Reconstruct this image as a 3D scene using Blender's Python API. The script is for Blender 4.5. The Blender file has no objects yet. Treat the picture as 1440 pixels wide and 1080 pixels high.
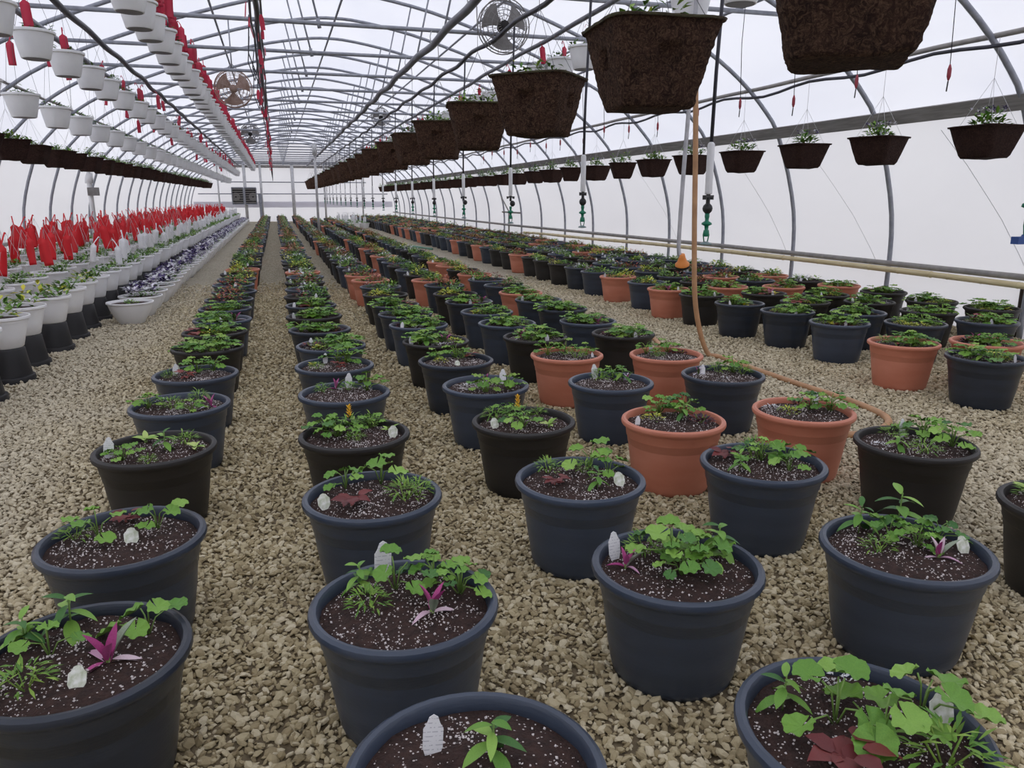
import bpy, math, random
import numpy as np
from mathutils import Vector, Matrix, Euler

rnd = random.Random(7)
SC = bpy.context.scene
COL = SC.collection
PI = math.pi

# ---------------------------------------------------------------- camera, sky, exposure
cam_d = bpy.data.cameras.new('camera')
cam_d.sensor_width = 36.0
cam_d.lens = 27.0
cam_d.clip_end = 300
cam = bpy.data.objects.new('camera', cam_d)
COL.objects.link(cam)
cam.location = (0, 0, 1.4)
cam.rotation_euler = (math.radians(90 - 13.636), 0, math.radians(-16.728))
SC.camera = cam
SC.view_settings.view_transform = 'Standard'
SC.view_settings.look = 'None'
SC.view_settings.gamma = 1.0
SC.view_settings.use_curve_mapping = False
SC.view_settings.exposure = 0.0
SC.cycles.max_bounces = 8
SC.cycles.diffuse_bounces = 5
SC.cycles.glossy_bounces = 3
SC.cycles.transmission_bounces = 5
SC.cycles.sample_clamp_indirect = 6.0

world = bpy.data.worlds.new('overcast_sky')
SC.world = world
world.use_nodes = True
bg = world.node_tree.nodes['Background']
bg.inputs[0].default_value = (0.955, 0.97, 1.0, 1)
bg.inputs[1].default_value = 1.62

# ---------------------------------------------------------------- helpers
class MB:
    """collects polygons and links them as ONE mesh"""
    def __init__(s):
        s.v, s.f, s.m = [], [], []
    def add(s, vs, fs, mi=0, M=None):
        o = len(s.v)
        if M is not None:
            vs = [tuple(M @ Vector(p)) for p in vs]
        s.v.extend(vs)
        s.f.extend([tuple(i + o for i in f) for f in fs])
        s.m.extend([mi] * len(fs))
        return s
    def box(s, c, d, mi=0, M=None):
        x, y, z = d[0] / 2, d[1] / 2, d[2] / 2
        vs = [(c[0] + i * x, c[1] + j * y, c[2] + k * z) for i in (-1, 1) for j in (-1, 1) for k in (-1, 1)]
        fs = [(0, 1, 3, 2), (4, 6, 7, 5), (0, 4, 5, 1), (2, 3, 7, 6), (0, 2, 6, 4), (1, 5, 7, 3)]
        return s.add(vs, fs, mi, M)
    def tube(s, path, r, n=8, mi=0, caps=True, M=None):
        P = [Vector(p) for p in path]
        if len(P) < 2:
            return s
        rr = r if isinstance(r, (list, tuple)) else [r] * len(P)
        vs, fs = [], []
        up = None
        for i, p in enumerate(P):
            t = (P[min(i + 1, len(P) - 1)] - P[max(i - 1, 0)])
            if t.length < 1e-9:
                t = Vector((0, 0, 1))
            t.normalize()
            if up is None:
                up = Vector((0, 0, 1)) if abs(t.z) < .9 else Vector((1, 0, 0))
            a = t.cross(up)
            if a.length < 1e-6:
                a = t.orthogonal()
            a.normalize()
            b = a.cross(t).normalized()
            up = b
            for k in range(n):
                w = 2 * PI * k / n
                vs.append(tuple(p + (a * math.cos(w) + b * math.sin(w)) * rr[i]))
        for i in range(len(P) - 1):
            for k in range(n):
                k2 = (k + 1) % n
                fs.append((i * n + k, i * n + k2, (i + 1) * n + k2, (i + 1) * n + k))
        if caps:
            fs.append(tuple(range(n - 1, -1, -1)))
            fs.append(tuple((len(P) - 1) * n + k for k in range(n)))
        return s.add(vs, fs, mi, M)
    def lathe(s, prof, n=32, mi=0, M=None):
        vs, fs = [], []
        idx = []
        for (r, z) in prof:
            if r < 1e-5:
                idx.append([len(vs)] * n)
                vs.append((0, 0, z))
            else:
                idx.append([len(vs) + k for k in range(n)])
                vs += [(r * math.cos(2 * PI * k / n), r * math.sin(2 * PI * k / n), z) for k in range(n)]
        for a, b in zip(idx[:-1], idx[1:]):
            for k in range(n):
                k2 = (k + 1) % n
                q = [a[k], a[k2], b[k2], b[k]]
                u = []
                for t in q:
                    if t not in u:
                        u.append(t)
                if len(u) > 2:
                    fs.append(tuple(u))
        return s.add(vs, fs, mi, M)
    def mesh(s, name, mats, smooth=True, sharp=None):
        me = bpy.data.meshes.new(name)
        me.from_pydata(s.v, [], s.f)
        for m in mats:
            me.materials.append(m)
        if len(mats) > 1:
            me.polygons.foreach_set('material_index', s.m)
        me.polygons.foreach_set('use_smooth', [smooth] * len(s.f))
        me.update()
        if sharp:
            me.set_sharp_from_angle(angle=math.radians(sharp))
        return me

def obj(name, me, parent=None, loc=(0, 0, 0), rot=(0, 0, 0), sc=None, kind=None):
    o = bpy.data.objects.new(name, me)
    COL.objects.link(o)
    o.location = loc
    o.rotation_euler = rot
    if sc is not None:
        o.scale = (sc, sc, sc) if isinstance(sc, (int, float)) else sc
    if parent is not None:
        o.parent = parent
    if kind:
        o['kind'] = kind
    return o

def tag(o, label, cat, group=None):
    o['label'] = label
    o['category'] = cat
    if group:
        o['group'] = group
    return o

def T(x=0, y=0, z=0, rx=0, ry=0, rz=0, s=1.0):
    return Matrix.Translation((x, y, z)) @ Euler((rx, ry, rz)).to_matrix().to_4x4() @ Matrix.Scale(s, 4)

def lin(c):
    return tuple(((u / 255 + 0.055) / 1.055) ** 2.4 if u / 255 > 0.04045 else u / 255 / 12.92 for u in c) + (1,)

MATS = {}
def mat(name, rgb, rough=.6, rgb2=None, scale=8.0, island=False, objrand=False, bump=0, bscale=60, spec=.5, stretch=None, metal=0.0, coat=0.0):
    """procedural material; rgb and rgb2 are sRGB 0-255"""
    if name in MATS:
        return MATS[name]
    m = bpy.data.materials.new(name)
    m.use_nodes = True
    N, L = m.node_tree.nodes, m.node_tree.links
    b = N['Principled BSDF']
    b.inputs['Roughness'].default_value = rough
    b.inputs['Metallic'].default_value = metal
    b.inputs['Specular IOR Level'].default_value = spec
    b.inputs['Coat Weight'].default_value = coat
    b.inputs['Base Color'].default_value = lin(rgb)
    tc = N.new('ShaderNodeTexCoord')
    mp = N.new('ShaderNodeMapping')
    L.new(tc.outputs['Object'], mp.inputs['Vector'])
    if stretch:
        mp.inputs['Scale'].default_value = stretch
    if rgb2 is not None:
        mix = N.new('ShaderNodeMix')
        mix.data_type = 'RGBA'
        mix.inputs[6].default_value = lin(rgb)
        mix.inputs[7].default_value = lin(rgb2)
        nz = N.new('ShaderNodeTexNoise')
        nz.inputs['Scale'].default_value = scale
        nz.inputs['Detail'].default_value = 4
        L.new(mp.outputs[0], nz.inputs['Vector'])
        src = nz.outputs['Fac']
        ramp = N.new('ShaderNodeMapRange')
        ramp.inputs[1].default_value = .3
        ramp.inputs[2].default_value = .7
        L.new(src, ramp.inputs[0])
        src = ramp.outputs[0]
        other = None
        if island:
            g = N.new('ShaderNodeNewGeometry')
            other = g.outputs['Random Per Island']
        elif objrand:
            oi = N.new('ShaderNodeObjectInfo')
            other = oi.outputs['Random']
        if other is not None:
            mm = N.new('ShaderNodeMath')
            mm.operation = 'MULTIPLY_ADD'
            mm.inputs[1].default_value = .35
            L.new(src, mm.inputs[0])
            m2 = N.new('ShaderNodeMath')
            m2.operation = 'MULTIPLY'
            m2.inputs[1].default_value = .75
            L.new(other, m2.inputs[0])
            L.new(m2.outputs[0], mm.inputs[2])
            src = mm.outputs[0]
        L.new(src, mix.inputs[0])
        L.new(mix.outputs[2], b.inputs['Base Color'])
    if bump:
        nb = N.new('ShaderNodeTexNoise')
        nb.inputs['Scale'].default_value = bscale
        nb.inputs['Detail'].default_value = 3
        L.new(mp.outputs[0], nb.inputs['Vector'])
        bp = N.new('ShaderNodeBump')
        bp.inputs['Strength'].default_value = bump
        bp.inputs['Distance'].default_value = .01
        L.new(nb.outputs['Fac'], bp.inputs['Height'])
        L.new(bp.outputs[0], b.inputs['Normal'])
    MATS[name] = m
    return m

def film_mat(name, rgb, tmix, scale, rgb2):
    m = bpy.data.materials.new(name)
    m.use_nodes = True
    N, L = m.node_tree.nodes, m.node_tree.links
    N.remove(N['Principled BSDF'])
    out = N['Material Output']
    d = N.new('ShaderNodeBsdfDiffuse')
    t = N.new('ShaderNodeBsdfTranslucent')
    mx = N.new('ShaderNodeMixShader')
    mx.inputs[0].default_value = tmix
    tc = N.new('ShaderNodeTexCoord')
    mp = N.new('ShaderNodeMapping')
    mp.inputs['Scale'].default_value = (1, .35, 1)
    nz = N.new('ShaderNodeTexNoise')
    nz.inputs['Scale'].default_value = scale
    nz.inputs['Detail'].default_value = 5
    nz.inputs['Distortion'].default_value = .6
    mr = N.new('ShaderNodeMapRange')
    mr.inputs[1].default_value = .35
    mr.inputs[2].default_value = .68
    mix = N.new('ShaderNodeMix')
    mix.data_type = 'RGBA'
    mix.inputs[6].default_value = lin(rgb)
    mix.inputs[7].default_value = lin(rgb2)
    L.new(tc.outputs['Object'], mp.inputs['Vector'])
    L.new(mp.outputs[0], nz.inputs['Vector'])
    L.new(nz.outputs['Fac'], mr.inputs[0])
    L.new(mr.outputs[0], mix.inputs[0])
    L.new(mix.outputs[2], d.inputs['Color'])
    L.new(mix.outputs[2], t.inputs['Color'])
    L.new(d.outputs[0], mx.inputs[1])
    L.new(t.outputs[0], mx.inputs[2])
    L.new(mx.outputs[0], out.inputs['Surface'])
    return m

M_film_roof = film_mat('greenhouse_film_roof', (238, 238, 246), .64, .55, (228, 229, 240))
M_film_side = film_mat('greenhouse_film_side', (234, 233, 238), .60, .5, (226, 225, 231))
M_steel = mat('galvanized_steel', (158, 161, 170), .45, (134, 137, 148), 14, metal=.15)
M_steel_dark = mat('weathered_steel', (158, 154, 150), .55, (134, 131, 129), 10)
M_post = mat('white_galvanized_post', (206, 206, 208), .5, (188, 188, 190), 8)
M_board = mat('weathered_board', (150, 147, 144), .8, (122, 119, 117), 6, stretch=(8, .6, 8), bump=.3)
M_bamboo = mat('bamboo', (226, 212, 172), .5, (204, 186, 142), 6, stretch=(6, .5, 6))
M_blackpipe = mat('black_poly_pipe', (40, 41, 50), .45, (62, 62, 74), 5)
M_greypipe = mat('grey_pipe', (112, 113, 122), .45, (84, 85, 95), 5)
M_wire = mat('hanger_wire', (92, 92, 98), .5)
M_wire_light = mat('pale_twine', (205, 205, 208), .7)
M_white = mat('white_plastic', (238, 239, 241), .4, (224, 225, 229), 5)
M_whitep = mat('white_pot_plastic', (246, 246, 247), .35, (236, 236, 239), 4)
M_black = mat('black_plastic', (27, 27, 30), .5, (36, 35, 38), 7)
M_green_pl = mat('green_plastic', (22, 128, 96), .4, (16, 108, 82), 20)
M_blue_pl = mat('blue_plastic', (36, 74, 140), .4)
M_orange = mat('orange_plastic', (226, 138, 62), .4)
M_hose = mat('tan_hose', (196, 152, 112), .55, (172, 130, 94), 9)
M_alu = mat('aluminium', (188, 188, 192), .35, (165, 165, 170), 12, metal=.4)
M_red = mat('red_tag', (230, 28, 40), .5, (212, 20, 34), 4, objrand=True)
M_pink = mat('pink_red_tag', (206, 44, 78), .5, (176, 24, 56), 4, objrand=True)
M_fan = mat('fan_grey', (140, 138, 138), .5, (116, 112, 110), 9)
M_fan_rust = mat('fan_rust', (178, 156, 146), .6, (142, 112, 98), 7)
M_dark = mat('dark_opening', (38, 34, 34), .8, (26, 24, 26), 5)
M_ground = mat('outside_ground', (196, 190, 180), .9, (182, 176, 164), .6)

POT = {
    'n': mat('navy_pot_plastic', (31, 35, 43), .33, (64, 74, 91), 2.4, stretch=(1.1, 1.1, 7.0), bump=.08, bscale=24, objrand=True),
    'k': mat('black_pot_plastic', (31, 29, 29), .5, (42, 39, 38), 3.2, stretch=(1.2, 1.2, 4.0), bump=.06, bscale=30),
    't': mat('terracotta_pot_plastic', (194, 118, 92), .5, (208, 136, 112), 3.0, stretch=(1.2, 1.2, 3.0), bump=.05, bscale=30)}

def soil_mat():
    m = mat('potting_soil', (66, 44, 37), .95, (42, 27, 23), 40, bump=1.0, bscale=120)
    N, L = m.node_tree.nodes, m.node_tree.links
    b = N['Principled BSDF']
    src = b.inputs['Base Color'].links[0].from_socket
    tc = [n for n in N if n.bl_idname == 'ShaderNodeTexCoord'][0]
    vo = N.new('ShaderNodeTexVoronoi')
    vo.inputs['Scale'].default_value = 110
    L.new(tc.outputs['Object'], vo.inputs['Vector'])
    n2 = N.new('ShaderNodeTexNoise')
    n2.inputs['Scale'].default_value = 9
    L.new(tc.outputs['Object'], n2.inputs['Vector'])
    th = N.new('ShaderNodeMath')
    th.operation = 'MULTIPLY'
    th.inputs[1].default_value = .5
    L.new(n2.outputs['Fac'], th.inputs[0])
    lt = N.new('ShaderNodeMath')
    lt.operation = 'LESS_THAN'
    L.new(vo.outputs['Distance'], lt.inputs[0])
    L.new(th.outputs[0], lt.inputs[1])
    sep = N.new('ShaderNodeSeparateColor')
    L.new(vo.outputs['Color'], sep.inputs[0])
    g = N.new('ShaderNodeMath')
    g.operation = 'GREATER_THAN'
    g.inputs[1].default_value = .72
    L.new(sep.outputs[0], g.inputs[0])
    mu = N.new('ShaderNodeMath')
    mu.operation = 'MULTIPLY'
    L.new(lt.outputs[0], mu.inputs[0])
    L.new(g.outputs[0], mu.inputs[1])
    mx = N.new('ShaderNodeMix')
    mx.data_type = 'RGBA'
    mx.inputs[7].default_value = lin((205, 196, 192))
    L.new(mu.outputs[0], mx.inputs[0])
    L.new(src, mx.inputs[6])
    L.new(mx.outputs[2], b.inputs['Base Color'])
    return m
M_soil = soil_mat()
M_perlite = mat('perlite', (226, 218, 216), .9)

# leaves: g geranium green, l lighter, d deep, y yellow-green, m maroon, p magenta, v variegated, w white, o orange-yellow
def leaf_mat(name, a, b):
    m = mat(name, a, .5, b, 30, objrand=True, spec=.35)
    return m
def leaf_mat_i(name, a, b):
    return mat(name, a, .5, b, 20, island=True, spec=.35)
LM = {k: leaf_mat('leaf_' + n, a, b) for k, n, a, b in [
    ('g', 'green', (82, 132, 52), (126, 168, 68)),
    ('l', 'light_green', (112, 156, 64), (146, 184, 86)),
    ('d', 'deep_green', (54, 98, 48), (84, 130, 60)),
    ('m', 'maroon', (92, 36, 38), (120, 54, 52)),
    ('p', 'magenta', (148, 38, 106), (196, 92, 152)),
    ('q', 'pink_white', (196, 140, 176), (226, 208, 214)),
    ('s', 'silver_green', (128, 150, 120), (178, 186, 168)),
    ('v', 'variegated', (206, 214, 140), (150, 186, 90))]}
LI = {k: leaf_mat_i('tuft_' + n, a, b) for k, n, a, b in [
    ('g', 'green', (70, 118, 44), (122, 164, 62)),
    ('l', 'light_green', (98, 138, 54), (150, 180, 78)),
    ('d', 'deep_green', (50, 94, 42), (94, 138, 60)),
    ('m', 'maroon', (104, 40, 42), (156, 78, 66)),
    ('p', 'magenta', (134, 34, 98), (200, 112, 164)),
    ('y', 'yellow', (216, 200, 60), (190, 208, 92)),
    ('o', 'gold', (230, 176, 36), (244, 200, 60)),
    ('r', 'rust', (176, 92, 58), (150, 112, 60)),
    ('k', 'purple_black', (58, 38, 52), (92, 66, 82)),
    ('w', 'white', (236, 236, 238), (212, 214, 218)),
    ('u', 'violet', (34, 24, 58), (78, 56, 124)),
    ('a', 'lavender_white', (214, 206, 226), (236, 232, 240)),
    ('b', 'dull_green', (88, 112, 66), (134, 146, 92))]}
M_stem = mat('stem_green', (126, 160, 78), .5, (108, 140, 66), 10)
M_stem_red = mat('stem_red', (150, 92, 84), .5)

def tag_mat():
    m = mat('printed_label', (238, 238, 240), .5)
    N, L = m.node_tree.nodes, m.node_tree.links
    b = N['Principled BSDF']
    tc = [n for n in N if n.bl_idname == 'ShaderNodeTexCoord'][0]
    wv = N.new('ShaderNodeTexWave')
    wv.bands_direction = 'Z'
    wv.inputs['Scale'].default_value = 42
    L.new(tc.outputs['Object'], wv.inputs['Vector'])
    nz = N.new('ShaderNodeTexNoise')
    nz.inputs['Scale'].default_value = 160
    L.new(tc.outputs['Object'], nz.inputs['Vector'])
    a = N.new('ShaderNodeMath')
    a.operation = 'GREATER_THAN'
    a.inputs[1].default_value = .86
    L.new(wv.outputs['Fac'], a.inputs[0])
    c = N.new('ShaderNodeMath')
    c.operation = 'GREATER_THAN'
    c.inputs[1].default_value = .5
    L.new(nz.outputs['Fac'], c.inputs[0])
    mu = N.new('ShaderNodeMath')
    mu.operation = 'MULTIPLY'
    L.new(a.outputs[0], mu.inputs[0])
    L.new(c.outputs[0], mu.inputs[1])
    mx = N.new('ShaderNodeMix')
    mx.data_type = 'RGBA'
    mx.inputs[6].default_value = lin((238, 238, 240))
    mx.inputs[7].default_value = lin((200, 200, 206))
    L.new(mu.outputs[0], mx.inputs[0])
    L.new(mx.outputs[2], b.inputs['Base Color'])
    return m
M_tag = tag_mat()

def fibre_mat(name, c1, c2, c3):
    m = mat(name, c1, .95, c2, 14, bump=1.0, bscale=70, spec=.15)
    N, L = m.node_tree.nodes, m.node_tree.links
    b = N['Principled BSDF']
    src = b.inputs['Base Color'].links[0].from_socket
    mp = [n for n in N if n.bl_idname == 'ShaderNodeMapping'][0]
    nz = N.new('ShaderNodeTexNoise')
    nz.inputs['Scale'].default_value = 38
    nz.inputs['Detail'].default_value = 8
    nz.inputs['Roughness'].default_value = .82
    nz.inputs['Distortion'].default_value = 1.6
    bump = [n for n in N if n.bl_idname == 'ShaderNodeBump'][0]
    bump.inputs['Distance'].default_value = .045
    L.new(nz.outputs['Fac'], bump.inputs['Height'])
    L.new(mp.outputs[0], nz.inputs['Vector'])
    mr = N.new('ShaderNodeMapRange')
    mr.inputs[1].default_value = .46
    mr.inputs[2].default_value = .66
    L.new(nz.outputs['Fac'], mr.inputs[0])
    mx = N.new('ShaderNodeMix')
    mx.data_type = 'RGBA'
    mx.inputs[7].default_value = lin(c3)
    L.new(mr.outputs[0], mx.inputs[0])
    L.new(src, mx.inputs[6])
    L.new(mx.outputs[2], b.inputs['Base Color'])
    return m
M_fibre = fibre_mat('brown_fibre', (78, 55, 46), (50, 35, 31), (146, 114, 92))
M_fibre2 = fibre_mat('dark_brown_fibre', (66, 46, 41), (52, 36, 34), (92, 68, 58))
M_moss = mat('mossy_edge', (78, 76, 52), .95, (56, 42, 35), 10, bump=1, bscale=90)

def dry_paths(N, L, pos, col):
    """the walked paths are dry and paler than the damp gravel between the pots"""
    sp = N.new('ShaderNodeSeparateXYZ')
    L.new(pos, sp.inputs[0])
    nz = N.new('ShaderNodeTexNoise')
    nz.inputs['Scale'].default_value = 1.3
    L.new(pos, nz.inputs['Vector'])
    j = N.new('ShaderNodeMath')
    j.operation = 'MULTIPLY_ADD'
    j.inputs[1].default_value = 1.2
    L.new(nz.outputs['Fac'], j.inputs[0])
    L.new(sp.outputs[0], j.inputs[2])
    cr = N.new('ShaderNodeValToRGB')
    e = cr.color_ramp.elements
    e[0].position, e[0].color = 0, (1, 1, 1, 1)
    e[1].position, e[1].color = .32, (1, 1, 1, 1)
    for p, v in ((.405, .0), (.66, .0), (.74, .75), (.80, .75), (.86, .35)):
        n = e.new(p)
        n.color = (v, v, v, 1)
    e[len(e) - 1].color = (.35, .35, .35, 1)
    mr = N.new('ShaderNodeMapRange')
    mr.inputs[1].default_value = -4.5
    mr.inputs[2].default_value = 6.5
    L.new(j.outputs[0], mr.inputs[0])
    L.new(mr.outputs[0], cr.inputs[0])
    half = N.new('ShaderNodeMath')
    half.operation = 'MULTIPLY'
    half.inputs[1].default_value = .55
    L.new(cr.outputs[0], half.inputs[0])
    mx = N.new('ShaderNodeMix')
    mx.data_type = 'RGBA'
    mx.inputs[7].default_value = lin((205, 198, 182))
    L.new(half.outputs[0], mx.inputs[0])
    L.new(col, mx.inputs[6])
    return mx.outputs[2]

def gravel_mat(name, far):
    m = bpy.data.materials.new(name)
    m.use_nodes = True
    N, L = m.node_tree.nodes, m.node_tree.links
    b = N['Principled BSDF']
    b.inputs['Roughness'].default_value = .92
    b.inputs['Specular IOR Level'].default_value = .2
    tc = N.new('ShaderNodeTexCoord')
    rp = N.new('ShaderNodeValToRGB')
    e = rp.color_ramp.elements
    cols = [(0, (116, 103, 76)), (.25, (164, 149, 116)), (.6, (192, 178, 143)), (1, (222, 211, 182))]
    if far:
        cols = [(0, (144, 133, 109)), (.25, (178, 166, 139)), (.6, (200, 189, 162)), (1, (224, 216, 194))]
    e[0].position, e[0].color = cols[0][0], lin(cols[0][1])
    e[1].position, e[1].color = cols[3][0], lin(cols[3][1])
    for p, c in cols[1:3]:
        n = e.new(p)
        n.color = lin(c)
    if far:
        vo = N.new('ShaderNodeTexVoronoi')
        vo.inputs['Scale'].default_value = 42
        L.new(tc.outputs['Object'], vo.inputs['Vector'])
        sep = N.new('ShaderNodeSeparateColor')
        L.new(vo.outputs['Color'], sep.inputs[0])
        L.new(sep.outputs[0], rp.inputs[0])
        v2 = N.new('ShaderNodeTexVoronoi')
        v2.inputs['Scale'].default_value = 42
        v2.feature = 'DISTANCE_TO_EDGE'
        L.new(tc.outputs['Object'], v2.inputs['Vector'])
        mr = N.new('ShaderNodeMapRange')
        mr.inputs[1].default_value = 0
        mr.inputs[2].default_value = .22
        L.new(v2.outputs['Distance'], mr.inputs[0])
        bp = N.new('ShaderNodeBump')
        bp.inputs['Strength'].default_value = 1.0
        bp.inputs['Distance'].default_value = .012
        L.new(mr.outputs[0], bp.inputs['Height'])
        L.new(bp.outputs[0], b.inputs['Normal'])
        mx = N.new('ShaderNodeMix')
        mx.data_type = 'RGBA'
        mx.inputs[6].default_value = lin((150, 141, 123))
        m3 = N.new('ShaderNodeMapRange')
        m3.inputs[1].default_value = .0
        m3.inputs[2].default_value = .12
        L.new(v2.outputs['Distance'], m3.inputs[0])
        L.new(m3.outputs[0], mx.inputs[0])
        L.new(rp.outputs[0], mx.inputs[7])
        L.new(dry_paths(N, L, tc.outputs['Object'], mx.outputs[2]), b.inputs['Base Color'])
    else:
        oi = N.new('ShaderNodeObjectInfo')
        nz = N.new('ShaderNodeTexNoise')
        nz.inputs['Scale'].default_value = 60
        L.new(tc.outputs['Object'], nz.inputs['Vector'])
        a = N.new('ShaderNodeMath')
        a.operation = 'MULTIPLY_ADD'
        a.inputs[1].default_value = .3
        L.new(nz.outputs['Fac'], a.inputs[0])
        c = N.new('ShaderNodeMath')
        c.operation = 'MULTIPLY'
        c.inputs[1].default_value = .8
        L.new(oi.outputs['Random'], c.inputs[0])
        L.new(c.outputs[0], a.inputs[2])
        L.new(a.outputs[0], rp.inputs[0])
        mx = dry_paths(N, L, oi.outputs['Location'], rp.outputs[0])
        L.new(mx, b.inputs['Base Color'])
    return m
M_gravel_far = gravel_mat('gravel_bed', True)
M_gap_shade = mat('gap_shade_floor', (126, 112, 86), .95, (92, 80, 60), 30)  # floor under near stones, darkened so their gaps look shaded
M_stone = gravel_mat('gravel_stone', False)
# ---------------------------------------------------------------- the setting: greenhouse shell
CX = 1.25
HALF = [(5.90, -.02), (5.91, .4), (5.91, .77), (5.87, 1.2), (5.73, 1.71), (5.50, 2.27), (5.30, 2.53), (5.01, 2.81), (4.68, 3.06), (4.35, 3.26),
        (3.80, 3.52), (3.2, 3.76), (2.6, 3.98), (2.0, 4.17), (1.4, 4.34), (.8, 4.46), (.3, 4.53), (0, 4.54)]
def prof_full(off=0.0):
    R = [(CX + a, z) for a, z in HALF]
    Lf = [(CX - a, z) for a, z in HALF[:-1]]
    P = R + Lf[::-1]
    if off:
        out = []
        for i, (x, z) in enumerate(P):
            a, b = P[max(i - 1, 0)], P[min(i + 1, len(P) - 1)]
            tx, tz = b[0] - a[0], b[1] - a[1]
            l = math.hypot(tx, tz)
            out.append((x + tz / l * off, z - tx / l * off))
        P = out
    return P
BOWY = [7.77 + 1.88 * k for k in range(-5, 23)]
YN, YF = -3.2, 49.6
ZC = 3.32
HIP = 5
def film(name, i0, i1, m):
    P = prof_full(.05)
    Pb = prof_full(.10)
    ys = []
    b = [YN] + [y for y in BOWY if YN < y < YF] + [YF]
    for a, c in zip(b[:-1], b[1:]):
        for k in range(6):
            ys.append((a + (c - a) * k / 6, math.sin(PI * k / 6)))
    ys.append((YF, 0))
    mb = MB()
    n = i1 - i0 + 1
    for y, s in ys:
        for i in range(i0, i1 + 1):
            w = s * (1 if 2 < i < len(P) - 3 else .3)
            mb.v.append((P[i][0] * (1 - w) + Pb[i][0] * w, y, P[i][1] * (1 - w) + Pb[i][1] * w))
    for j in range(len(ys) - 1):
        for i in range(n - 1):
            mb.f.append((j * n + i, j * n + i + 1, (j + 1) * n + i + 1, (j + 1) * n + i))
            mb.m.append(0)
    o = obj(name, mb.mesh(name, [m]), kind='structure')
    return o
NP = len(prof_full())
wall_right = film('wall_right', 0, HIP, M_film_side)
ceiling = film('ceiling', HIP, NP - 1 - HIP, M_film_roof)
wall_left = film('wall_left', NP - 1 - HIP, NP - 1, M_film_side)
def end_wall(name, y):
    P = prof_full(.05)
    mb = MB()
    k = len(P)
    vs = [(x, y, z) for x, z in P]
    fs = [(i, i + 1, k - 2 - i, k - 1 - i) for i in range(k // 2 - 1)]
    mb.add(vs, [f for f in fs if len(set(f)) > 2])
    return obj(name, mb.mesh(name, [M_film_side], False), kind='structure')
wall_far = end_wall('wall_far', YF)
wall_near = end_wall('wall_near', YN)
mb = MB()
mb.add([(-60, -60, -.06), (70, -60, -.06), (70, 120, -.06), (-60, 120, -.06)], [(0, 1, 2, 3)])
obj('ground_outside', mb.mesh('ground_outside', [M_ground]), kind='structure')
mb = MB()
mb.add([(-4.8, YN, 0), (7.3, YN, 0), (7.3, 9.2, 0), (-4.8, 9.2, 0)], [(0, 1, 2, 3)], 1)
mb.add([(-4.8, 9.2, 0), (7.3, 9.2, 0), (7.3, YF + .1, 0), (-4.8, YF + .1, 0)], [(0, 1, 2, 3)])
floor = obj('floor', mb.mesh('floor', [M_gravel_far, M_gap_shade]), kind='structure')

# steel bows, collar bars, webs, purlins: parts of the roof
def smooth_path(P, n=2):
    out = []
    for i in range(len(P) - 1):
        p0, p1, p2, p3 = P[max(i - 1, 0)], P[i], P[i + 1], P[min(i + 2, len(P) - 1)]
        for k in range(n):
            t = k / n
            out.append(tuple(.5 * (2 * b + (c - a) * t + (2 * a - 5 * b + 4 * c - d) * t * t + (3 * b - a - 3 * c + d) * t ** 3)
                             for a, b, c, d in zip(p0, p1, p2, p3)))
    out.append(P[-1])
    return out
bow_me = MB().tube([(x, 0, z) for x, z in smooth_path(prof_full())], .028, 8).mesh('bow', [M_steel])
col_me = MB().tube([(CX - 4.22, 0, ZC), (CX + 4.22, 0, ZC)], .024, 8).mesh('collar_bar', [M_steel])
def zprof(x):
    a = abs(x - CX)
    for (a1, z1), (a0, z0) in zip(HALF[:-1], HALF[1:]):
        if a0 <= a <= a1 and z1 > 1.2:
            return z0 + (z1 - z0) * (a - a0) / (a1 - a0)
    return 4.5
def web(x0, x1):
    m = MB()
    zt = zprof(x1) - .02
    m.tube([(x0, 0, ZC - .03), (x1, 0, zt)], .013, 6)
    m.tube([(x0, 0, ZC - .05), (x0 + (x1 - x0) * .06, 0, ZC + .05)], .024, 6)
    return m.mesh('web_rod', [M_steel])
webs = [web(.62, .38), web(2.05, 2.32), web(-1.35, -1.62), web(3.75, 4.0)]
for y in BOWY:
    obj('bow', bow_me, ceiling, (0, y, 0))
    if y > 0:
        obj('collar_bar', col_me, ceiling, (0, y, 0))
        for w in webs[:2]:
            obj('web_rod', w, ceiling, (0, y, 0))
for x, r in [(CX, .02), (-.71, .018), (3.3, .018), (5.1, .018), (-2.6, .018)]:
    z = zprof(x) - .05
    obj('purlin', MB().tube([(x, YN + .1, z), (x, YF - .1, z)], r, 6).mesh('purlin', [M_steel]), ceiling)
# hip boards
for w, sx in ((wall_right, 1), (wall_left, -1)):
    x = CX + sx * 5.48
    m = MB()
    m.box((0, (YN + YF) / 2, 0), (.035, YF - YN - .1, .15), M=T(x, 0, 2.27, ry=-sx * .38))
    obj('hip_board', m.mesh('hip_board', [M_board], False), w)
# side rail pipe along both walls
for w, sx in ((wall_right, 1), (wall_left, -1)):
    x = CX + sx * 5.84
    obj('side_rail', MB().tube([(x, YN + .1, .64), (x, 11.5, .62), (x, 24, .56), (x, YF - .1, .52)], .034, 8).mesh('side_rail', [M_steel_dark]), w)
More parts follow.
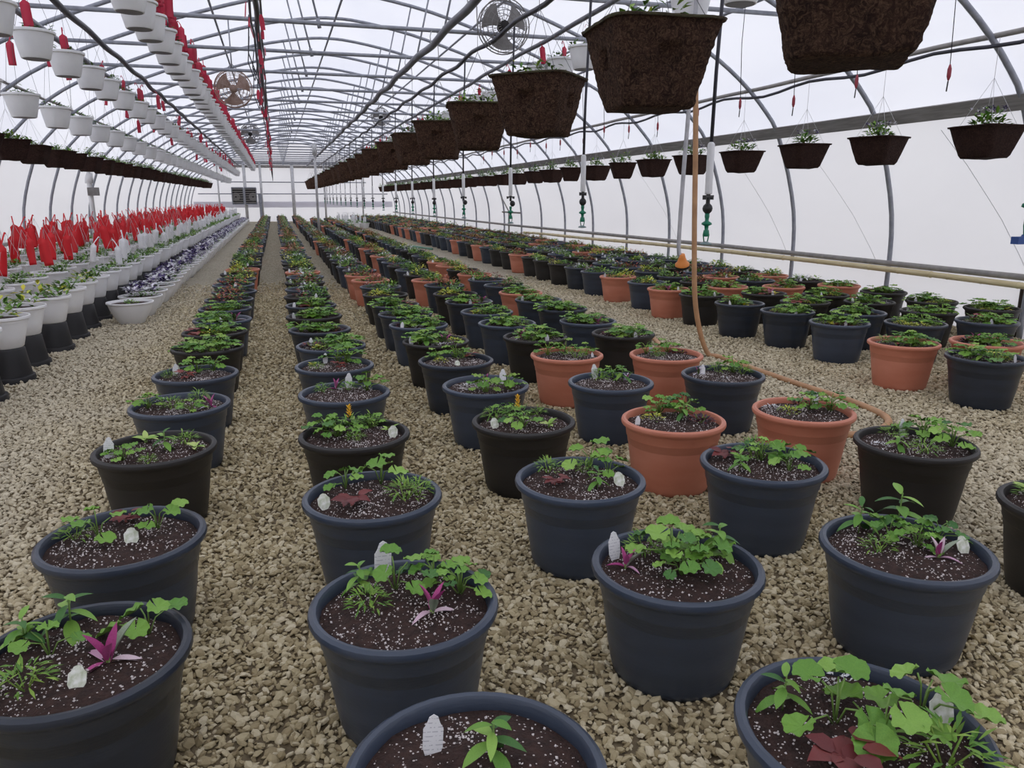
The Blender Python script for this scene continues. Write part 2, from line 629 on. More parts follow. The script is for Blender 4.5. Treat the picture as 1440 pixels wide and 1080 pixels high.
# far wall posts, girts and beam
for x, r in [(-3.1, .05), (-1.62, .09), (-.72, .07), (2.95, .06), (5.2, .05)]:
    zt = min(zprof(x) - .05, ZC + .05)
    obj('post', MB().tube([(x, YF - .35, 0), (x, YF - .35, zt)], r, 8).mesh('post', [M_post]), wall_far)
obj('post', MB().tube([(1.1, YF - .35, 0), (1.1, YF - .35, ZC)], .1, 8).mesh('post', [M_post]), wall_far)
for z, m_ in [(1.62, M_steel), (ZC - .12, M_steel_dark), (ZC + .1, M_steel_dark), (2.3, M_steel)]:
    hw = 5.5 if z < 2 else 4.2
    obj('girt', MB().tube([(CX - hw, YF - .2, z), (CX + hw, YF - .2, z)], .035 if z < 3 else .09, 6).mesh('girt', [m_]), wall_far)
m = MB().box((0, 0, 0), (11.6, .02, .34))
obj('film_fold', m.mesh('film_fold', [M_film_side], False), wall_far, (CX, YF - .08, 1.0))
# interior centre post half way down
tag(obj('support_post', MB().tube([(1.50, 29.9, 0), (1.50, 29.9, ZC)], .045, 8).box((1.50, 29.8, 3.1), (.16, .1, .4)).mesh('support_post', [M_post]), None),
    'tall grey steel post standing among the dark pots, far down the house', 'post')
# crank frame between two bows of the right wall
m = MB()
yb = BOWY[5 + 8]
x = CX + 5.85
m.tube([(x, yb, .95), (x, yb + 1.88, .95)], .03, 6)
m.tube([(x, yb + 1.15, .95), (x, yb + 1.15, .25)], .028, 6)
m.tube([(x, yb + 1.15, .97), (x - .05, yb + 1.9, 1.45)], .022, 6)
m.box((x, yb + 1.15, .22), (.07, .07, .12))
tag(obj('crank_frame', m.mesh('crank_frame', [M_steel_dark])), 'grey pipe frame of the roll-up crank between two wall bows', 'frame')
# strands inside the right film, standing in for shadows of outer wind ropes
for k, (y0, z0, y1, z1) in enumerate([(6.9, 2.1, 5.9, .62), (8.0, .62, 9.2, 2.1), (11.0, 2.1, 9.8, .6), (13.1, .62, 14.6, 2.1)]):
    def px(z):
        for (a0, q0), (a1, q1) in zip(HALF[:-1], HALF[1:]):
            if q0 <= z <= q1:
                return CX + a0 + (a1 - a0) * (z - q0) / (q1 - q0) + .02
        return CX + 5.9
    obj('rope_shadow_strand', MB().tube([(px(z0 + (z1 - z0) * t / 8), y0 + (y1 - y0) * t / 8, z0 + (z1 - z0) * t / 8) for t in range(9)], .003, 4).mesh('rope_shadow_strand', [M_wire_light]), wall_right)

# gravel: 300 stones that show largest as parts of the floor, the rest one mass
stone_me = []
for k in range(6):
    r = random.Random(40 + k)
    bm_v = []
    t = (1 + 5 ** .5) / 2
    ico = [(-1, t, 0), (1, t, 0), (-1, -t, 0), (1, -t, 0), (0, -1, t), (0, 1, t), (0, -1, -t), (0, 1, -t), (t, 0, -1), (t, 0, 1), (-t, 0, -1), (-t, 0, 1)]
    icf = [(0, 11, 5), (0, 5, 1), (0, 1, 7), (0, 7, 10), (0, 10, 11), (1, 5, 9), (5, 11, 4), (11, 10, 2), (10, 7, 6), (7, 1, 8), (3, 9, 4), (3, 4, 2), (3, 2, 6), (3, 6, 8), (3, 8, 9), (4, 9, 5), (2, 4, 11), (6, 2, 10), (8, 6, 7), (9, 8, 1)]
    sx, sy, sz = r.uniform(.9, 1.25), r.uniform(.6, .85), r.uniform(.42, .62)
    vs = []
    for v in ico:
        q = Vector(v).normalized() * r.uniform(.78, 1.18)
        vs.append((q.x * sx, q.y * sy, q.z * sz))
    stone_me.append(MB().add(vs, icf).mesh('stone', [M_stone], False))
# ---------------------------------------------------------------- leaves and plants
def geranium_leaf(seed):
    r = random.Random(seed)
    n = 43
    mb = MB()
    vs = [(0, .40, -.03)]
    ph = r.uniform(0, 6)
    for rr in (.45, .8, 1.0):
        for k in range(n):
            t = k / (n - 1)
            a = -PI / 2 + .13 + (2 * PI - .26) * t
            lob = 1
            if rr > .5:
                lob += (.05 if rr == 1 else .03) * math.cos(t * 7 * 2 * PI + PI) + (.016 * (-1) ** k if rr == 1 else 0) + r.uniform(-.012, .012)
            z = .13 * rr * rr + .05 * math.sin(2 * a + ph) * rr + (.055 * math.cos(t * 7 * 2 * PI) * rr ** 3) + r.uniform(-.012, .012)
            rad = .5 * rr * lob * (1 + .06 * math.sin(a))
            vs.append((rad * 1.06 * math.cos(a), .45 + rad * math.sin(a), z))
    fs = [(0, 1 + k, 2 + k) for k in range(n - 1)]
    for q in range(2):
        for k in range(n - 1):
            o = 1 + q * n + k
            fs.append((o, o + n, o + n + 1, o + 1))
    return mb.add(vs, fs)
def lance_leaf(w=.42, n=6, curl=.25, fold=.12):
    mb = MB()
    vs = []
    for i in range(n + 1):
        t = i / n
        ww = w * .5 * math.sin(PI * min(1, t * .94 + .06)) ** .8 * (1 if i < n else 0)
        z = -curl * t * t
        vs += [(-ww, t, z + fold * ww * 3), (0, t, z), (ww, t, z + fold * ww * 3)]
    fs = []
    for i in range(n):
        a = i * 3
        fs += [(a, a + 1, a + 4, a + 3), (a + 1, a + 2, a + 5, a + 4)]
    mb.add(vs, fs)
    return mb
def coleus_leaf(seed):
    r = random.Random(seed)
    mb = MB()
    vs, n = [], 6
    for i in range(n + 1):
        t = i / n
        ww = .36 * (math.sin(PI * t ** .7)) * (1 + .12 * (i % 2)) if 0 < i < n else .02
        z = .1 * t - .3 * t * t
        vs += [(-ww, t, z + .05), (0, t, z), (ww, t, z + .05 + r.uniform(-.05, .05))]
    fs = []
    for i in range(n):
        a = i * 3
        fs += [(a, a + 1, a + 4, a + 3), (a + 1, a + 2, a + 5, a + 4)]
    return mb.add(vs, fs)
SHAPES = {'ger': [geranium_leaf(s) for s in range(3)], 'lan': [lance_leaf(.42), lance_leaf(.36, 6, .4)], 'rho': [lance_leaf(.24, 7, .15, .3), lance_leaf(.26, 7, .45, .3)],
          'col': [coleus_leaf(3), coleus_leaf(5)], 'tiny': [lance_leaf(.5, 2, .1)], 'nar': [lance_leaf(.22, 2, .2)]}
LEAF = {}
def leaf_mesh(shape, k, mk):
    key = (shape, k, mk)
    if key not in LEAF:
        LEAF[key] = SHAPES[shape][k].mesh('leaf', [LM[mk]])
    return LEAF[key]

def plan(kind, r):
    """leaf placements (shape, variant, matcode, base point, azimuth, tilt, size) and stem paths, metre units, root at 0"""
    Ls, St = [], []
    if kind == 'G':
        n = r.randint(9, 12)
        a0 = r.uniform(0, 6.28)
        for i in range(n):
            a = a0 + 2.4 * i + r.uniform(-.3, .3)
            d = .012 + .06 * (i / n) ** .7
            h = .066 - .048 * (i / n) + r.uniform(-.006, .010)
            p = Vector((d * math.cos(a), d * math.sin(a), h))
            St.append([(0, 0, -.012), (p.x * .4, p.y * .4, h * .75), tuple(p)])
            Ls.append(('ger', i % 3, r.choice('ggggdll'), p, a + r.uniform(-.5, .5), r.uniform(-.5, .15), r.uniform(.032, .054)))
    elif kind == 'H':
        n = 5
        a0 = r.uniform(0, 6.28)
        for i in range(n):
            a = a0 + 2.4 * i + r.uniform(-.3, .3)
            d = .015 + .075 * (i / n)
            h = .085 - .06 * (i / n) + r.uniform(-.01, .015)
            p = Vector((d * math.cos(a), d * math.sin(a), h))
            St.append([(0, 0, -.012), (p.x * .4, p.y * .4, h * .75), tuple(p)])
            Ls.append(('ger', i % 3, r.choice('gggl'), p, a + r.uniform(-.5, .5), r.uniform(-.55, .1), r.uniform(.05, .072)))
    elif kind == 'L':
        h = .085
        St.append([(0, 0, -.012), (.004, 0, h)])
        a0 = r.uniform(0, 6.28)
        for i in range(9):
            a = a0 + i * 2.4
            z = .025 + (h - .02) * i / 9
            Ls.append(('lan', i % 2, r.choice('gdgl'), Vector((0, 0, z)), a, .55 - .9 * (1 - i / 9) + r.uniform(-.2, .2), (.075 - .035 * i / 9)))
    elif kind in 'R2':
        n = 6
        a0 = r.uniform(0, 6.28)
        for i in range(n):
            a = a0 + i * 2.4
            Ls.append(('rho', 0 if i < 3 else 1, ('p' if i < 4 else 'q') if kind == 'R' else ('q' if i != 1 else 'p'), Vector((0, 0, -.004)), a, (1.25 if i < 3 else .35) + r.uniform(-.15, .15), .075 if i < 3 else .062))
        Ls.append(('rho', 0, 's', Vector((0, 0, -.004)), a0 + 4, 1.0, .09))
    elif kind == 'C':
        for i in range(9):
            a = i * 2.4 + r.uniform(-.2, .2)
            d = .012 * (i % 3)
            Ls.append(('col', i % 2, 'm', Vector((d * math.cos(a), d * math.sin(a), .012 + .012 * (i % 3))), a, r.uniform(-.1, .45), r.uniform(.04, .062)))
    elif kind == 'V':
        for i in range(7):
            Ls.append(('lan', 0, 'v' if i else 'l', Vector((0, 0, .005)), i * 2.4, r.uniform(.3, 1.0), r.uniform(.038, .055)))
    return Ls, St

def tuft(kind, r, dens=1.0):
    """a clump whose leaves are too small to pick apart: one MB with materials by code"""
    mb = MB()
    codes = {'F': 'gl', 'S': 'yyl', 'D': 'kkm', 'W': 'w', 'Y': 'gld', 'A': 'uua'}[kind]
    n = int({'F': 75, 'S': 70, 'D': 70, 'W': 40, 'Y': 60, 'A': 40}[kind] * dens)
    R = {'F': .045, 'S': .045, 'D': .045, 'W': .04, 'Y': .05, 'A': .05}[kind]
    for i in range(n):
        a, q = r.uniform(0, 6.28), r.random() ** .5
        zc = {'F': .055, 'S': .03, 'D': .022, 'W': .025, 'Y': .06, 'A': .05}[kind]
        z = zc * (1 - q * q * .7) * r.uniform(.45, 1.05)
        p = (R * q * math.cos(a), R * q * math.sin(a), z)
        s = {'F': .026, 'S': .015, 'D': .022, 'W': .012, 'Y': .034, 'A': .025}[kind] * r.uniform(.7, 1.2)
        c = CODES.index(r.choice(codes))
        sh = SHAPES['nar' if kind in 'FY' else 'tiny'][0]
        mb.add(sh.v, sh.f, c, T(*p, rx=r.uniform(-.2, 1.0), rz=a - PI / 2 + r.uniform(-.5, .5), s=s))
    if kind == 'Y':
        for k in range(26):
            z = .05 + .05 * k / 26
            a = k * 2.4
            w = .013 * (1 - k / 30)
            sh = SHAPES['tiny'][0]
            mb.add(sh.v, sh.f, CODES.index('o'), T(w * .4 * math.cos(a), w * .4 * math.sin(a), z, rx=.9, rz=a - PI / 2, s=.016))
    if kind in 'FD':
        for k in range(5):
            a = k * 1.3
            mb.tube([(0, 0, -.012), (R * .6 * math.cos(a), R * .6 * math.sin(a), .03)], .0015, 3, CODES.index('l'))
    return mb
CODES = 'glmpyorkwuabd'
CM = [LI[c] for c in CODES]
TUFT = {}
def tuft_mesh(kind, v):
    if (kind, v) not in TUFT:
        TUFT[(kind, v)] = tuft(kind, random.Random(hash((ord(kind), v)) % 9999)).mesh('tuft', CM)
    return TUFT[(kind, v)]
PNAME = {'G': 'geranium', 'H': 'geranium', 'L': 'sage_plant', 'R': 'spiky_plant', '2': 'spiky_plant', 'C': 'coleus', 'V': 'variegated_plant', 'F': 'fine_leaved_plant', 'S': 'yellow_sedum', 'D': 'dark_rosette', 'W': 'white_alyssum', 'Y': 'celosia', 'A': 'pansy'}
def lm(p, az, tilt, s):
    return T(p[0], p[1], p[2], rz=az - PI / 2, s=s) @ Euler((tilt, 0, 0)).to_matrix().to_4x4()
def plant_near(parent, kind, x, y, z, s, r):
    """a plant with each leaf a sub-part"""
    kind = kind[0] if kind != 'R2' else '2'
    if kind in TUFTK:
        return obj(PNAME[kind], tuft_mesh(kind, r.randint(0, 2)), parent, (x, y, z), (0, 0, r.uniform(0, 6)), s * 1.1)
    Ls, St = plan(kind, r)
    mb = MB()
    for st in St:
        mb.tube(st, .0022, 4)
    if not St:
        mb.tube([(0, 0, -.012), (0, 0, .012)], .005, 5)
    root = obj(PNAME[kind], mb.mesh('stems', [M_stem_red if kind in 'C' else M_stem]), parent, (x, y, z), sc=s)
    for sh, v, mk, p, az, tilt, q in Ls:
        o = obj('leaf', leaf_mesh(sh, v, mk), root, p, sc=q)
        o.rotation_euler = (Euler((0, 0, az - PI / 2)).to_matrix() @ Euler((tilt, r.uniform(-.2, .2), 0)).to_matrix()).to_euler()
    return root
TUFTK = 'FSDWYA'
JOIN = {}
def plant_joined(kind, v):
    """the same plant as one mesh, for pots further off"""
    key = (kind, v)
    if key in JOIN:
        return JOIN[key]
    r = random.Random(100 + v + ord(kind) * 7)
    if kind in TUFTK:
        JOIN[key] = tuft_mesh(kind, v)
        return JOIN[key]
    Ls, St = plan(kind, r)
    mb = MB()
    mm = {'g': 'g', 'l': 'l', 'd': 'd', 'm': 'm', 'p': 'p', 'q': 'a', 's': 'b', 'v': 'y'}
    for sh, vv, mk, p, az, tilt, q in Ls:
        S = SHAPES[sh][vv]
        mb.add(S.v, S.f, CODES.index(mm[mk]), lm(p, az, tilt, q))
    for st in St:
        mb.tube(st, .0022, 3, CODES.index('l'))
    JOIN[key] = mb.mesh('plant', CM)
    return JOIN[key]
def foliage_comp(seed, R=.19, n=120, size=.05, hh=.09, pal='ggggllldddymmrw', low=False):
    """a full pot of mixed bedding plants as one mesh"""
    r = random.Random(seed)
    mb = MB()
    clumps = [(r.uniform(0, 6.28), r.uniform(.15, .85) * R, r.choice(pal), r.uniform(.6, 1.2)) for _ in range(7)]
    for i in range(n):
        a0, d0, c, h = clumps[i % len(clumps)]
        a, q = r.uniform(0, 6.28), r.random() ** .5
        x = d0 * math.cos(a0) + q * .08 * math.cos(a)
        y = d0 * math.sin(a0) + q * .08 * math.sin(a)
        k = math.hypot(x, y)
        if k > R:
            x, y = x * R / k, y * R / k
        z = hh * h * (1 - .6 * q * q) * r.uniform(.3, 1)
        s = size * r.uniform(.65, 1.15)
        S = SHAPES['tiny'][0] if not low else LOWLEAF
        if r.random() < .06:
            c = r.choice('wyw')
            s *= .5
            z += .02
        mb.add(S.v, S.f, CODES.index(c), T(x, y, z, rx=r.uniform(-.3, .8), rz=a - PI / 2, s=s))
    return mb
LOWLEAF = MB().add([(-.25, .4, .05), (0, 0, 0), (.25, .4, .05), (0, 1, -.1)], [(0, 1, 2, 3)])
FOL = [foliage_comp(300 + k, .19, 190, .045, .10, p).mesh('foliage', CM) for k, p in enumerate(
    ['ggglllddy', 'gglldddm', 'gldyygl', 'ggddmmr', 'glldwg', 'bbgrmro', 'bgrrmob', 'bbddgrr'])]
NEARFOL, FARFOL = FOL[:5], FOL[4:]

# ---------------------------------------------------------------- big pots on the gravel
def pot_profile():
    P = [(0, .0), (.172, .0), (.180, .006), (.187, .03), (.197, .09), (.2075, .16), (.2155, .225), (.2165, .23), (.2185, .232), (.2225, .262), (.2245, .264), (.2265, .268), (.231, .305),
         (.242, .317), (.2505, .324), (.2535, .334), (.2505, .344), (.241, .350), (.231, .348), (.226, .341), (.2235, .315), (.0, .298)]
    return P
pot_me = {k: MB().lathe(pot_profile()[:-1] + [(.221, .29)], 40)  .mesh('pot', [POT[k]], True, 38) for k in 'nkt'}
def soil_mesh(seed):
    r = random.Random(seed)
    mb = MB()
    n, vs, fs = 28, [(0, 0, .330)], []
    for j, rr in enumerate((.05, .1, .15, .19, .2245)):
        for k in range(n):
            a = 2 * PI * k / n
            vs.append((rr * math.cos(a), rr * math.sin(a), .330 - .012 * (rr / .22) ** 3 + r.uniform(-.005, .005)))
    for k in range(n):
        fs.append((0, 1 + k, 1 + (k + 1) % n))
    for j in range(4):
        for k in range(n):
            a, b = 1 + j * n + k, 1 + j * n + (k + 1) % n
            fs.append((a, a + n, b + n, b))
    return mb.add(vs, fs).mesh('soil', [M_soil])
SOIL = [soil_mesh(k) for k in range(3)]
def perlite_mesh(seed):
    r = random.Random(seed)
    mb = MB()
    cl = [(r.uniform(0, 6.28), r.uniform(.05, .2)) for _ in range(6)]
    for i in range(620):
        if i % 3:
            a, d = r.uniform(0, 6.28), .212 * r.random() ** .5
            x, y = d * math.cos(a), d * math.sin(a)
        else:
            a, d = cl[r.randint(0, 5)]
            x, y = d * math.cos(a) + r.gauss(0, .025), d * math.sin(a) + r.gauss(0, .025)
        if math.hypot(x, y) > .213:
            continue
        s = .0011 + .0032 * r.random() ** 2
        z = .3305 - .012 * (math.hypot(x, y) / .22) ** 3 + .001
        mb.add([(s, 0, 0), (-s, 0, 0), (0, s, 0), (0, -s, 0), (0, 0, s), (0, 0, -s)], [(0, 2, 4), (2, 1, 4), (1, 3, 4), (3, 0, 4), (2, 0, 5), (1, 2, 5), (3, 1, 5), (0, 3, 5)], 0, T(x, y, z, rz=r.uniform(0, 3), rx=r.uniform(0, 1)))
    return mb.mesh('perlite', [M_perlite], False)
PERL = [perlite_mesh(k) for k in range(3)]
def label_stake(h=.085, w=.032):
    out = [(-.2, 0), (.2, 0), (.5, .35), (.5, .72), (.36, .80), (.30, .86), (.22, .95), (0, 1), (-.22, .95), (-.30, .86), (-.36, .80), (-.5, .72), (-.5, .35)]
    vs = [(x * w, -.0008, z * h) for x, z in out] + [(x * w, .0008, z * h) for x, z in out]
    n = len(out)
    fs = [tuple(range(n)), tuple(range(2 * n - 1, n - 1, -1))] + [(k, k + n, (k + 1) % n + n, (k + 1) % n) for k in range(n)]
    return MB().add(vs, fs)
STAKE = label_stake().mesh('plant_label', [M_tag], False)
STAKE_BACK = label_stake(.050, .034).mesh('plant_label', [mat('clear_label', (248, 248, 244), .35, (176, 184, 150), 70)], False)

ROWS = {
    'A': [(-0.52, 1.85, 'n'), (-0.54, 2.54, 'n'), (-0.57, 3.49, 'k'), (-0.55, 4.24, 'n'), (-0.54, 4.99, 'n'), (-0.54, 5.9, 'k'), (-0.54, 6.6, 'k'), (-0.52, 7.27, 'n')],
    'B': [(0.29, 1.2, 'n'), (0.26, 1.87, 'n'), (0.27, 2.67, 'n'), (0.28, 3.45, 'k'), (0.3, 4.25, 'n'), (0.3, 5.0, 'n')],
    'C': [(1.08, 1.1, 'n'), (1.07, 1.86, 'n'), (1.06, 2.61, 'n'), (1.09, 3.43, 'k'), (1.1, 4.19, 'n'), (1.09, 4.93, 'n'), (1.1, 5.67, 'k'), (1.11, 6.48, 'n'), (1.1, 7.14, 'n'), (1.1, 7.82, 'n'), (1.12, 8.68, 'k'), (1.17, 9.49, 'n'), (1.14, 10.29, 't')],
    'D': [(1.81, 1.76, 'n'), (1.85, 2.57, 'n'), (1.8, 3.24, 't'), (1.83, 4.06, 'n'), (1.87, 4.9, 't'), (1.88, 5.63, 'k'), (1.86, 6.34, 'n'), (1.87, 7.06, 'n'), (1.88, 7.82, 'n'), (1.89, 8.52, 'k'), (1.95, 9.42, 'n'), (1.9, 10.07, 't')],
    'E': [(2.65, 1.85, 'k'), (2.65, 2.6, 'k'), (2.52, 3.2, 't'), (2.57, 4.04, 'n'), (2.53, 4.7, 't'), (2.61, 5.58, 'k'), (2.58, 6.25, 'n'), (2.64, 7.08, 'n'), (2.63, 7.77, 'n'), (2.64, 8.44, 't')],
    'F': [(4.59, 4.0, 'n'), (4.46, 4.6, 't'), (4.65, 5.54, 'n'), (4.65, 6.27, 'n'), (4.53, 6.9, 'n'), (4.53, 7.66, 'k'), (4.44, 8.27, 't'), (4.52, 9.0, 'n'), (4.47, 9.79, 't')],
    'G': [(5.08, 4.44, 't'), (5.26, 5.32, 'n'), (5.24, 6.0, 'n'), (5.25, 6.8, 'k'), (5.28, 7.57, 'k'), (5.24, 8.27, 't'), (5.21, 8.88, 'k')],
    'H': [(5.95, 5.23, 'n'), (5.95, 5.88, 'k'), (5.9, 6.61, 'k'), (5.87, 7.26, 'k'), (5.9, 8.07, 't'), (6.01, 8.83, 'n'), (5.83, 9.38, 't')],
    'I': [(6.71, 5.86, 'k'), (6.57, 6.47, 'k'), (6.69, 7.29, 'k'), (6.66, 8.01, 't'), (6.64, 8.64, 'k'), (6.6, 9.36, 't'), (6.61, 10.04, 'k')],
}
PLANTS = {
    ('A', 0): [('L', -0.049, 0.146, 1.1), ('H', -0.073, 0.045, 0.8), ('H', 0.14, 0.088, 0.8), ('R', 0.068, -0.027, 1.2), ('L', -0.138, 0.091, 0.9), ('F', -0.091, -0.085, 1.0), ('X', 0.018, -0.123, 1.0)],
    ('A', 1): [('F', -0.153, 0.062, 0.8), ('H', -0.083, 0.061, 0.85), ('C', -0.019, 0.164, 0.8), ('H', 0.093, 0.077, 0.85), ('X', 0.03, -0.029, 1.0)],
    ('A', 2): [('T', -0.184, -0.016, 1.0), ('G', -0.116, -0.088, 0.8), ('V', -0.06, 0.148, 1.35), ('L', 0.039, -0.008, 0.9), ('F', 0.117, 0.073, 0.9), ('V', 0.163, -0.025, 1.0), ('F', -0.006, -0.165, 0.6)],
    ('A', 3): [('G', -0.16, 0.029, 0.9), ('F', -0.038, -0.007, 1.0), ('G', 0.07, -0.126, 0.8), ('R', 0.156, -0.036, 0.9), ('F', 0.082, 0.143, 0.9), ('W', -0.099, 0.132, 0.8)],
    ('A', 4): [('X', -0.132, 0.13, 1.0), ('T', -0.132, 0.112, 0.8), ('G', -0.003, 0.115, 1.0), ('G', 0.096, 0.134, 1.0), ('C', -0.051, -0.036, 0.8), ('F', -0.151, -0.006, 0.8)],
    ('B', 0): [('T', -0.067, 0.094, 1.0), ('L', 0.042, 0.04, 1.0)],
    ('B', 1): [('T', -0.035, 0.182, 1.25), ('L', -0.107, 0.126, 0.85), ('F', -0.093, 0.026, 0.9), ('H', -0.009, 0.105, 0.9), ('G', 0.103, 0.119, 1.0), ('G', 0.161, 0.036, 1.0), ('R', 0.067, -0.046, 1.1)],
    ('B', 2): [('H', -0.085, 0.142, 0.8), ('H', 0.05, 0.157, 1.0), ('C', -0.08, -0.053, 1.0), ('F', 0.113, -0.041, 1.2), ('F', 0.165, 0.004, 0.9), ('X', -0.173, -0.039, 1.0)],
    ('B', 3): [('Y', -0.012, 0.113, 1.0), ('G', -0.12, 0.113, 1.0), ('G', -0.075, 0.026, 1.0), ('F', -0.002, -0.063, 0.7), ('F', 0.095, 0.135, 1.0), ('V', 0.163, 0.025, 1.0), ('G', 0.082, 0.121, 0.8), ('X', 0.167, -0.047, 1.0)],
    ('B', 4): [('T', 0.036, 0.181, 1.0), ('R', -0.033, 0.162, 0.8), ('F', -0.111, 0.122, 0.8), ('G', 0.135, 0.095, 1.1), ('F', 0.031, 0.108, 0.8), ('W', 0.125, 0.108, 0.8)],
    ('B', 5): [('T', -0.05, 0.178, 0.8), ('V', -0.134, 0.097, 0.7), ('F', -0.111, -0.006, 0.8), ('G', 0.032, 0.16, 1.0), ('G', 0.089, 0.139, 1.2), ('C', 0.033, -0.004, 0.7)],
    ('C', 0): [('H', -0.026, 0.046, 1.05), ('H', 0.022, -0.032, 1.05), ('L', -0.109, 0.112, 0.9), ('H', 0.164, 0.014, 1.05), ('C', -0.102, -0.068, 1.2), ('F', 0.093, -0.121, 1.4), ('W', 0.067, 0.151, 0.8), ('X', 0.183, -0.026, 1.2)],
    ('C', 1): [('T', -0.146, 0.113, 1.0), ('R', -0.142, 0.051, 0.8), ('F', -0.042, 0.12, 1.0), ('G', 0.013, 0.053, 1.3), ('G', 0.083, 0.007, 1.15), ('L', 0.16, 0.04, 1.1), ('G', -0.001, -0.038, 1.0)],
    ('C', 2): [('F', -0.083, 0.142, 0.9), ('H', 0.095, 0.135, 1.0), ('H', 0.128, 0.024, 0.8), ('F', 0.052, 0.098, 0.8), ('C', -0.106, -0.003, 0.8), ('L', 0.036, -0.085, 0.8), ('X', 0.137, -0.076, 1.0)],
    ('C', 3): [('Y', -0.007, 0.077, 1.0), ('F', -0.118, 0.11, 1.0), ('G', -0.027, -0.07, 1.0), ('V', 0.102, -0.084, 1.0), ('X', -0.151, -0.033, 1.0), ('F', 0.116, 0.117, 0.7), ('G', -0.037, 0.161, 0.8)],
    ('C', 4): [('W', -0.097, 0.002, 1.2), ('R', 0.034, 0.148, 0.7), ('G', -0.028, -0.106, 1.1), ('G', 0.114, -0.079, 1.0), ('T', 0.126, 0.082, 1.0)],
    ('C', 5): [('S', -0.097, 0.031, 0.9), ('G', -0.102, 0.13, 0.8), ('F', 0.073, 0.128, 1.0), ('G', 0.032, 0.162, 1.1), ('C', 0.123, 0.11, 0.8), ('X', -0.017, -0.111, 0.8)],
    ('D', 0): [('L', -0.039, 0.16, 1.0), ('L', 0.093, 0.136, 1.4), ('H', 0.017, 0.087, 0.7), ('G', 0.064, 0.018, 0.85), ('G', 0.161, 0.037, 0.85), ('F', -0.081, 0.025, 0.8), ('R2', 0.061, -0.069, 0.9), ('X', 0.173, -0.064, 1.0)],
    ('D', 1): [('C', -0.1, 0.131, 0.9), ('G', 0.032, 0.06, 1.1), ('F', 0.03, 0.108, 1.2), ('H', 0.132, 0.03, 0.9), ('H', 0.065, -0.086, 0.8), ('L', -0.128, -0.028, 0.8)],
    ('D', 2): [('T', -0.184, 0.02, 0.6), ('G', 0.009, 0.165, 1.0), ('S', -0.085, 0.051, 1.0), ('G', 0.115, 0.118, 1.1), ('L', 0.069, 0.031, 0.9), ('D', 0.128, -0.039, 1.0)],
    ('D', 3): [('T', -0.02, 0.184, 1.0), ('F', -0.008, 0.129, 1.1), ('L', 0.093, 0.041, 1.0), ('R2', 0.144, 0.08, 0.6), ('G', 0.075, 0.147, 0.8)],
    ('D', 4): [('G', -0.112, 0.082, 1.0), ('G', 0.034, 0.118, 1.0), ('F', 0.042, -0.067, 1.2), ('G', 0.159, 0.027, 0.8), ('T', 0.174, -0.056, 0.5)],
    ('E', 1): [('T', 0.053, 0.125, 1.0), ('F', 0.006, 0.139, 0.9), ('L', -0.11, -0.021, 0.8), ('G', 0.158, -0.049, 1.2), ('G', 0.136, 0.094, 1.2), ('F', -0.037, -0.093, 1.0), ('W', -0.163, 0.028, 0.8)],
    ('E', 0): [('V', -0.035, 0.161, 1.1), ('F', -0.066, 0.117, 1.0), ('G', 0.086, 0.141, 1.0)],
    ('E', 2): [('W', -0.124, 0.092, 1.0), ('S', -0.085, 0.009, 1.0), ('G', 0.07, 0.034, 1.1), ('G', 0.165, 0.002, 1.1), ('D', 0.091, 0.138, 0.8), ('T', 0.153, 0.104, 0.9)],
    ('E', 3): [('R2', -0.112, 0.1, 0.7), ('T', -0.086, 0.092, 0.8), ('F', 0.04, 0.118, 1.1), ('G', 0.134, 0.096, 1.1), ('F', 0.162, 0.034, 1.0), ('W', -0.033, -0.066, 0.7)],
    ('E', 4): [('G', -0.084, 0.142, 0.9), ('G', 0.086, 0.141, 1.0), ('T', -0.017, 0.184, 0.7), ('C', 0.123, 0.109, 0.8), ('D', 0.153, 0.063, 0.7), ('F', -0.056, 0.015, 0.8)],
}

RN = {'A': 'row left of the narrow path', 'B': 'row right of the narrow path', 'C': 'left row of the middle block', 'D': 'centre row of the middle block',
      'E': 'aisle-side row of the middle block', 'F': 'aisle-side row of the right block', 'G': 'second row of the right block', 'H': 'third row of the right block', 'I': 'row against the right film wall'}
ORD = ['first', 'second', 'third', 'fourth', 'fifth', 'sixth', 'seventh', 'eighth', 'ninth', 'tenth', 'eleventh', 'twelfth', 'thirteenth', 'fourteenth', 'fifteenth', 'sixteenth', 'seventeenth', 'eighteenth', 'nineteenth', 'twentieth']
CN = {'n': 'navy', 'k': 'black', 't': 'terracotta'}
XROW = {'A': -.54, 'B': .30, 'C': 1.12, 'D': 1.90, 'E': 2.64, 'F': 4.48, 'G': 5.24, 'H': 5.92, 'I': 6.62}
for k in 'ABCDEFGHI':
    r = random.Random(ord(k))
    y = ROWS[k][-1][1]
    while y < 47.6:
        y += .745 + r.uniform(-.03, .03)
        i = len(ROWS[k])
        c = r.choice('nnnknkt') if k not in 'AB' else ('t' if i in (14, 22, 30) else r.choice('nnk'))
        if k in 'DE' and y > 43:
            break
        ROWS[k].append((XROW[k] + r.uniform(-.03, .03), round(y, 3), c))
allpots = sorted(((p[1], k, i) for k in ROWS for i, p in enumerate(ROWS[k])))
keep = set((k, i) for _, k, i in allpots[:300])
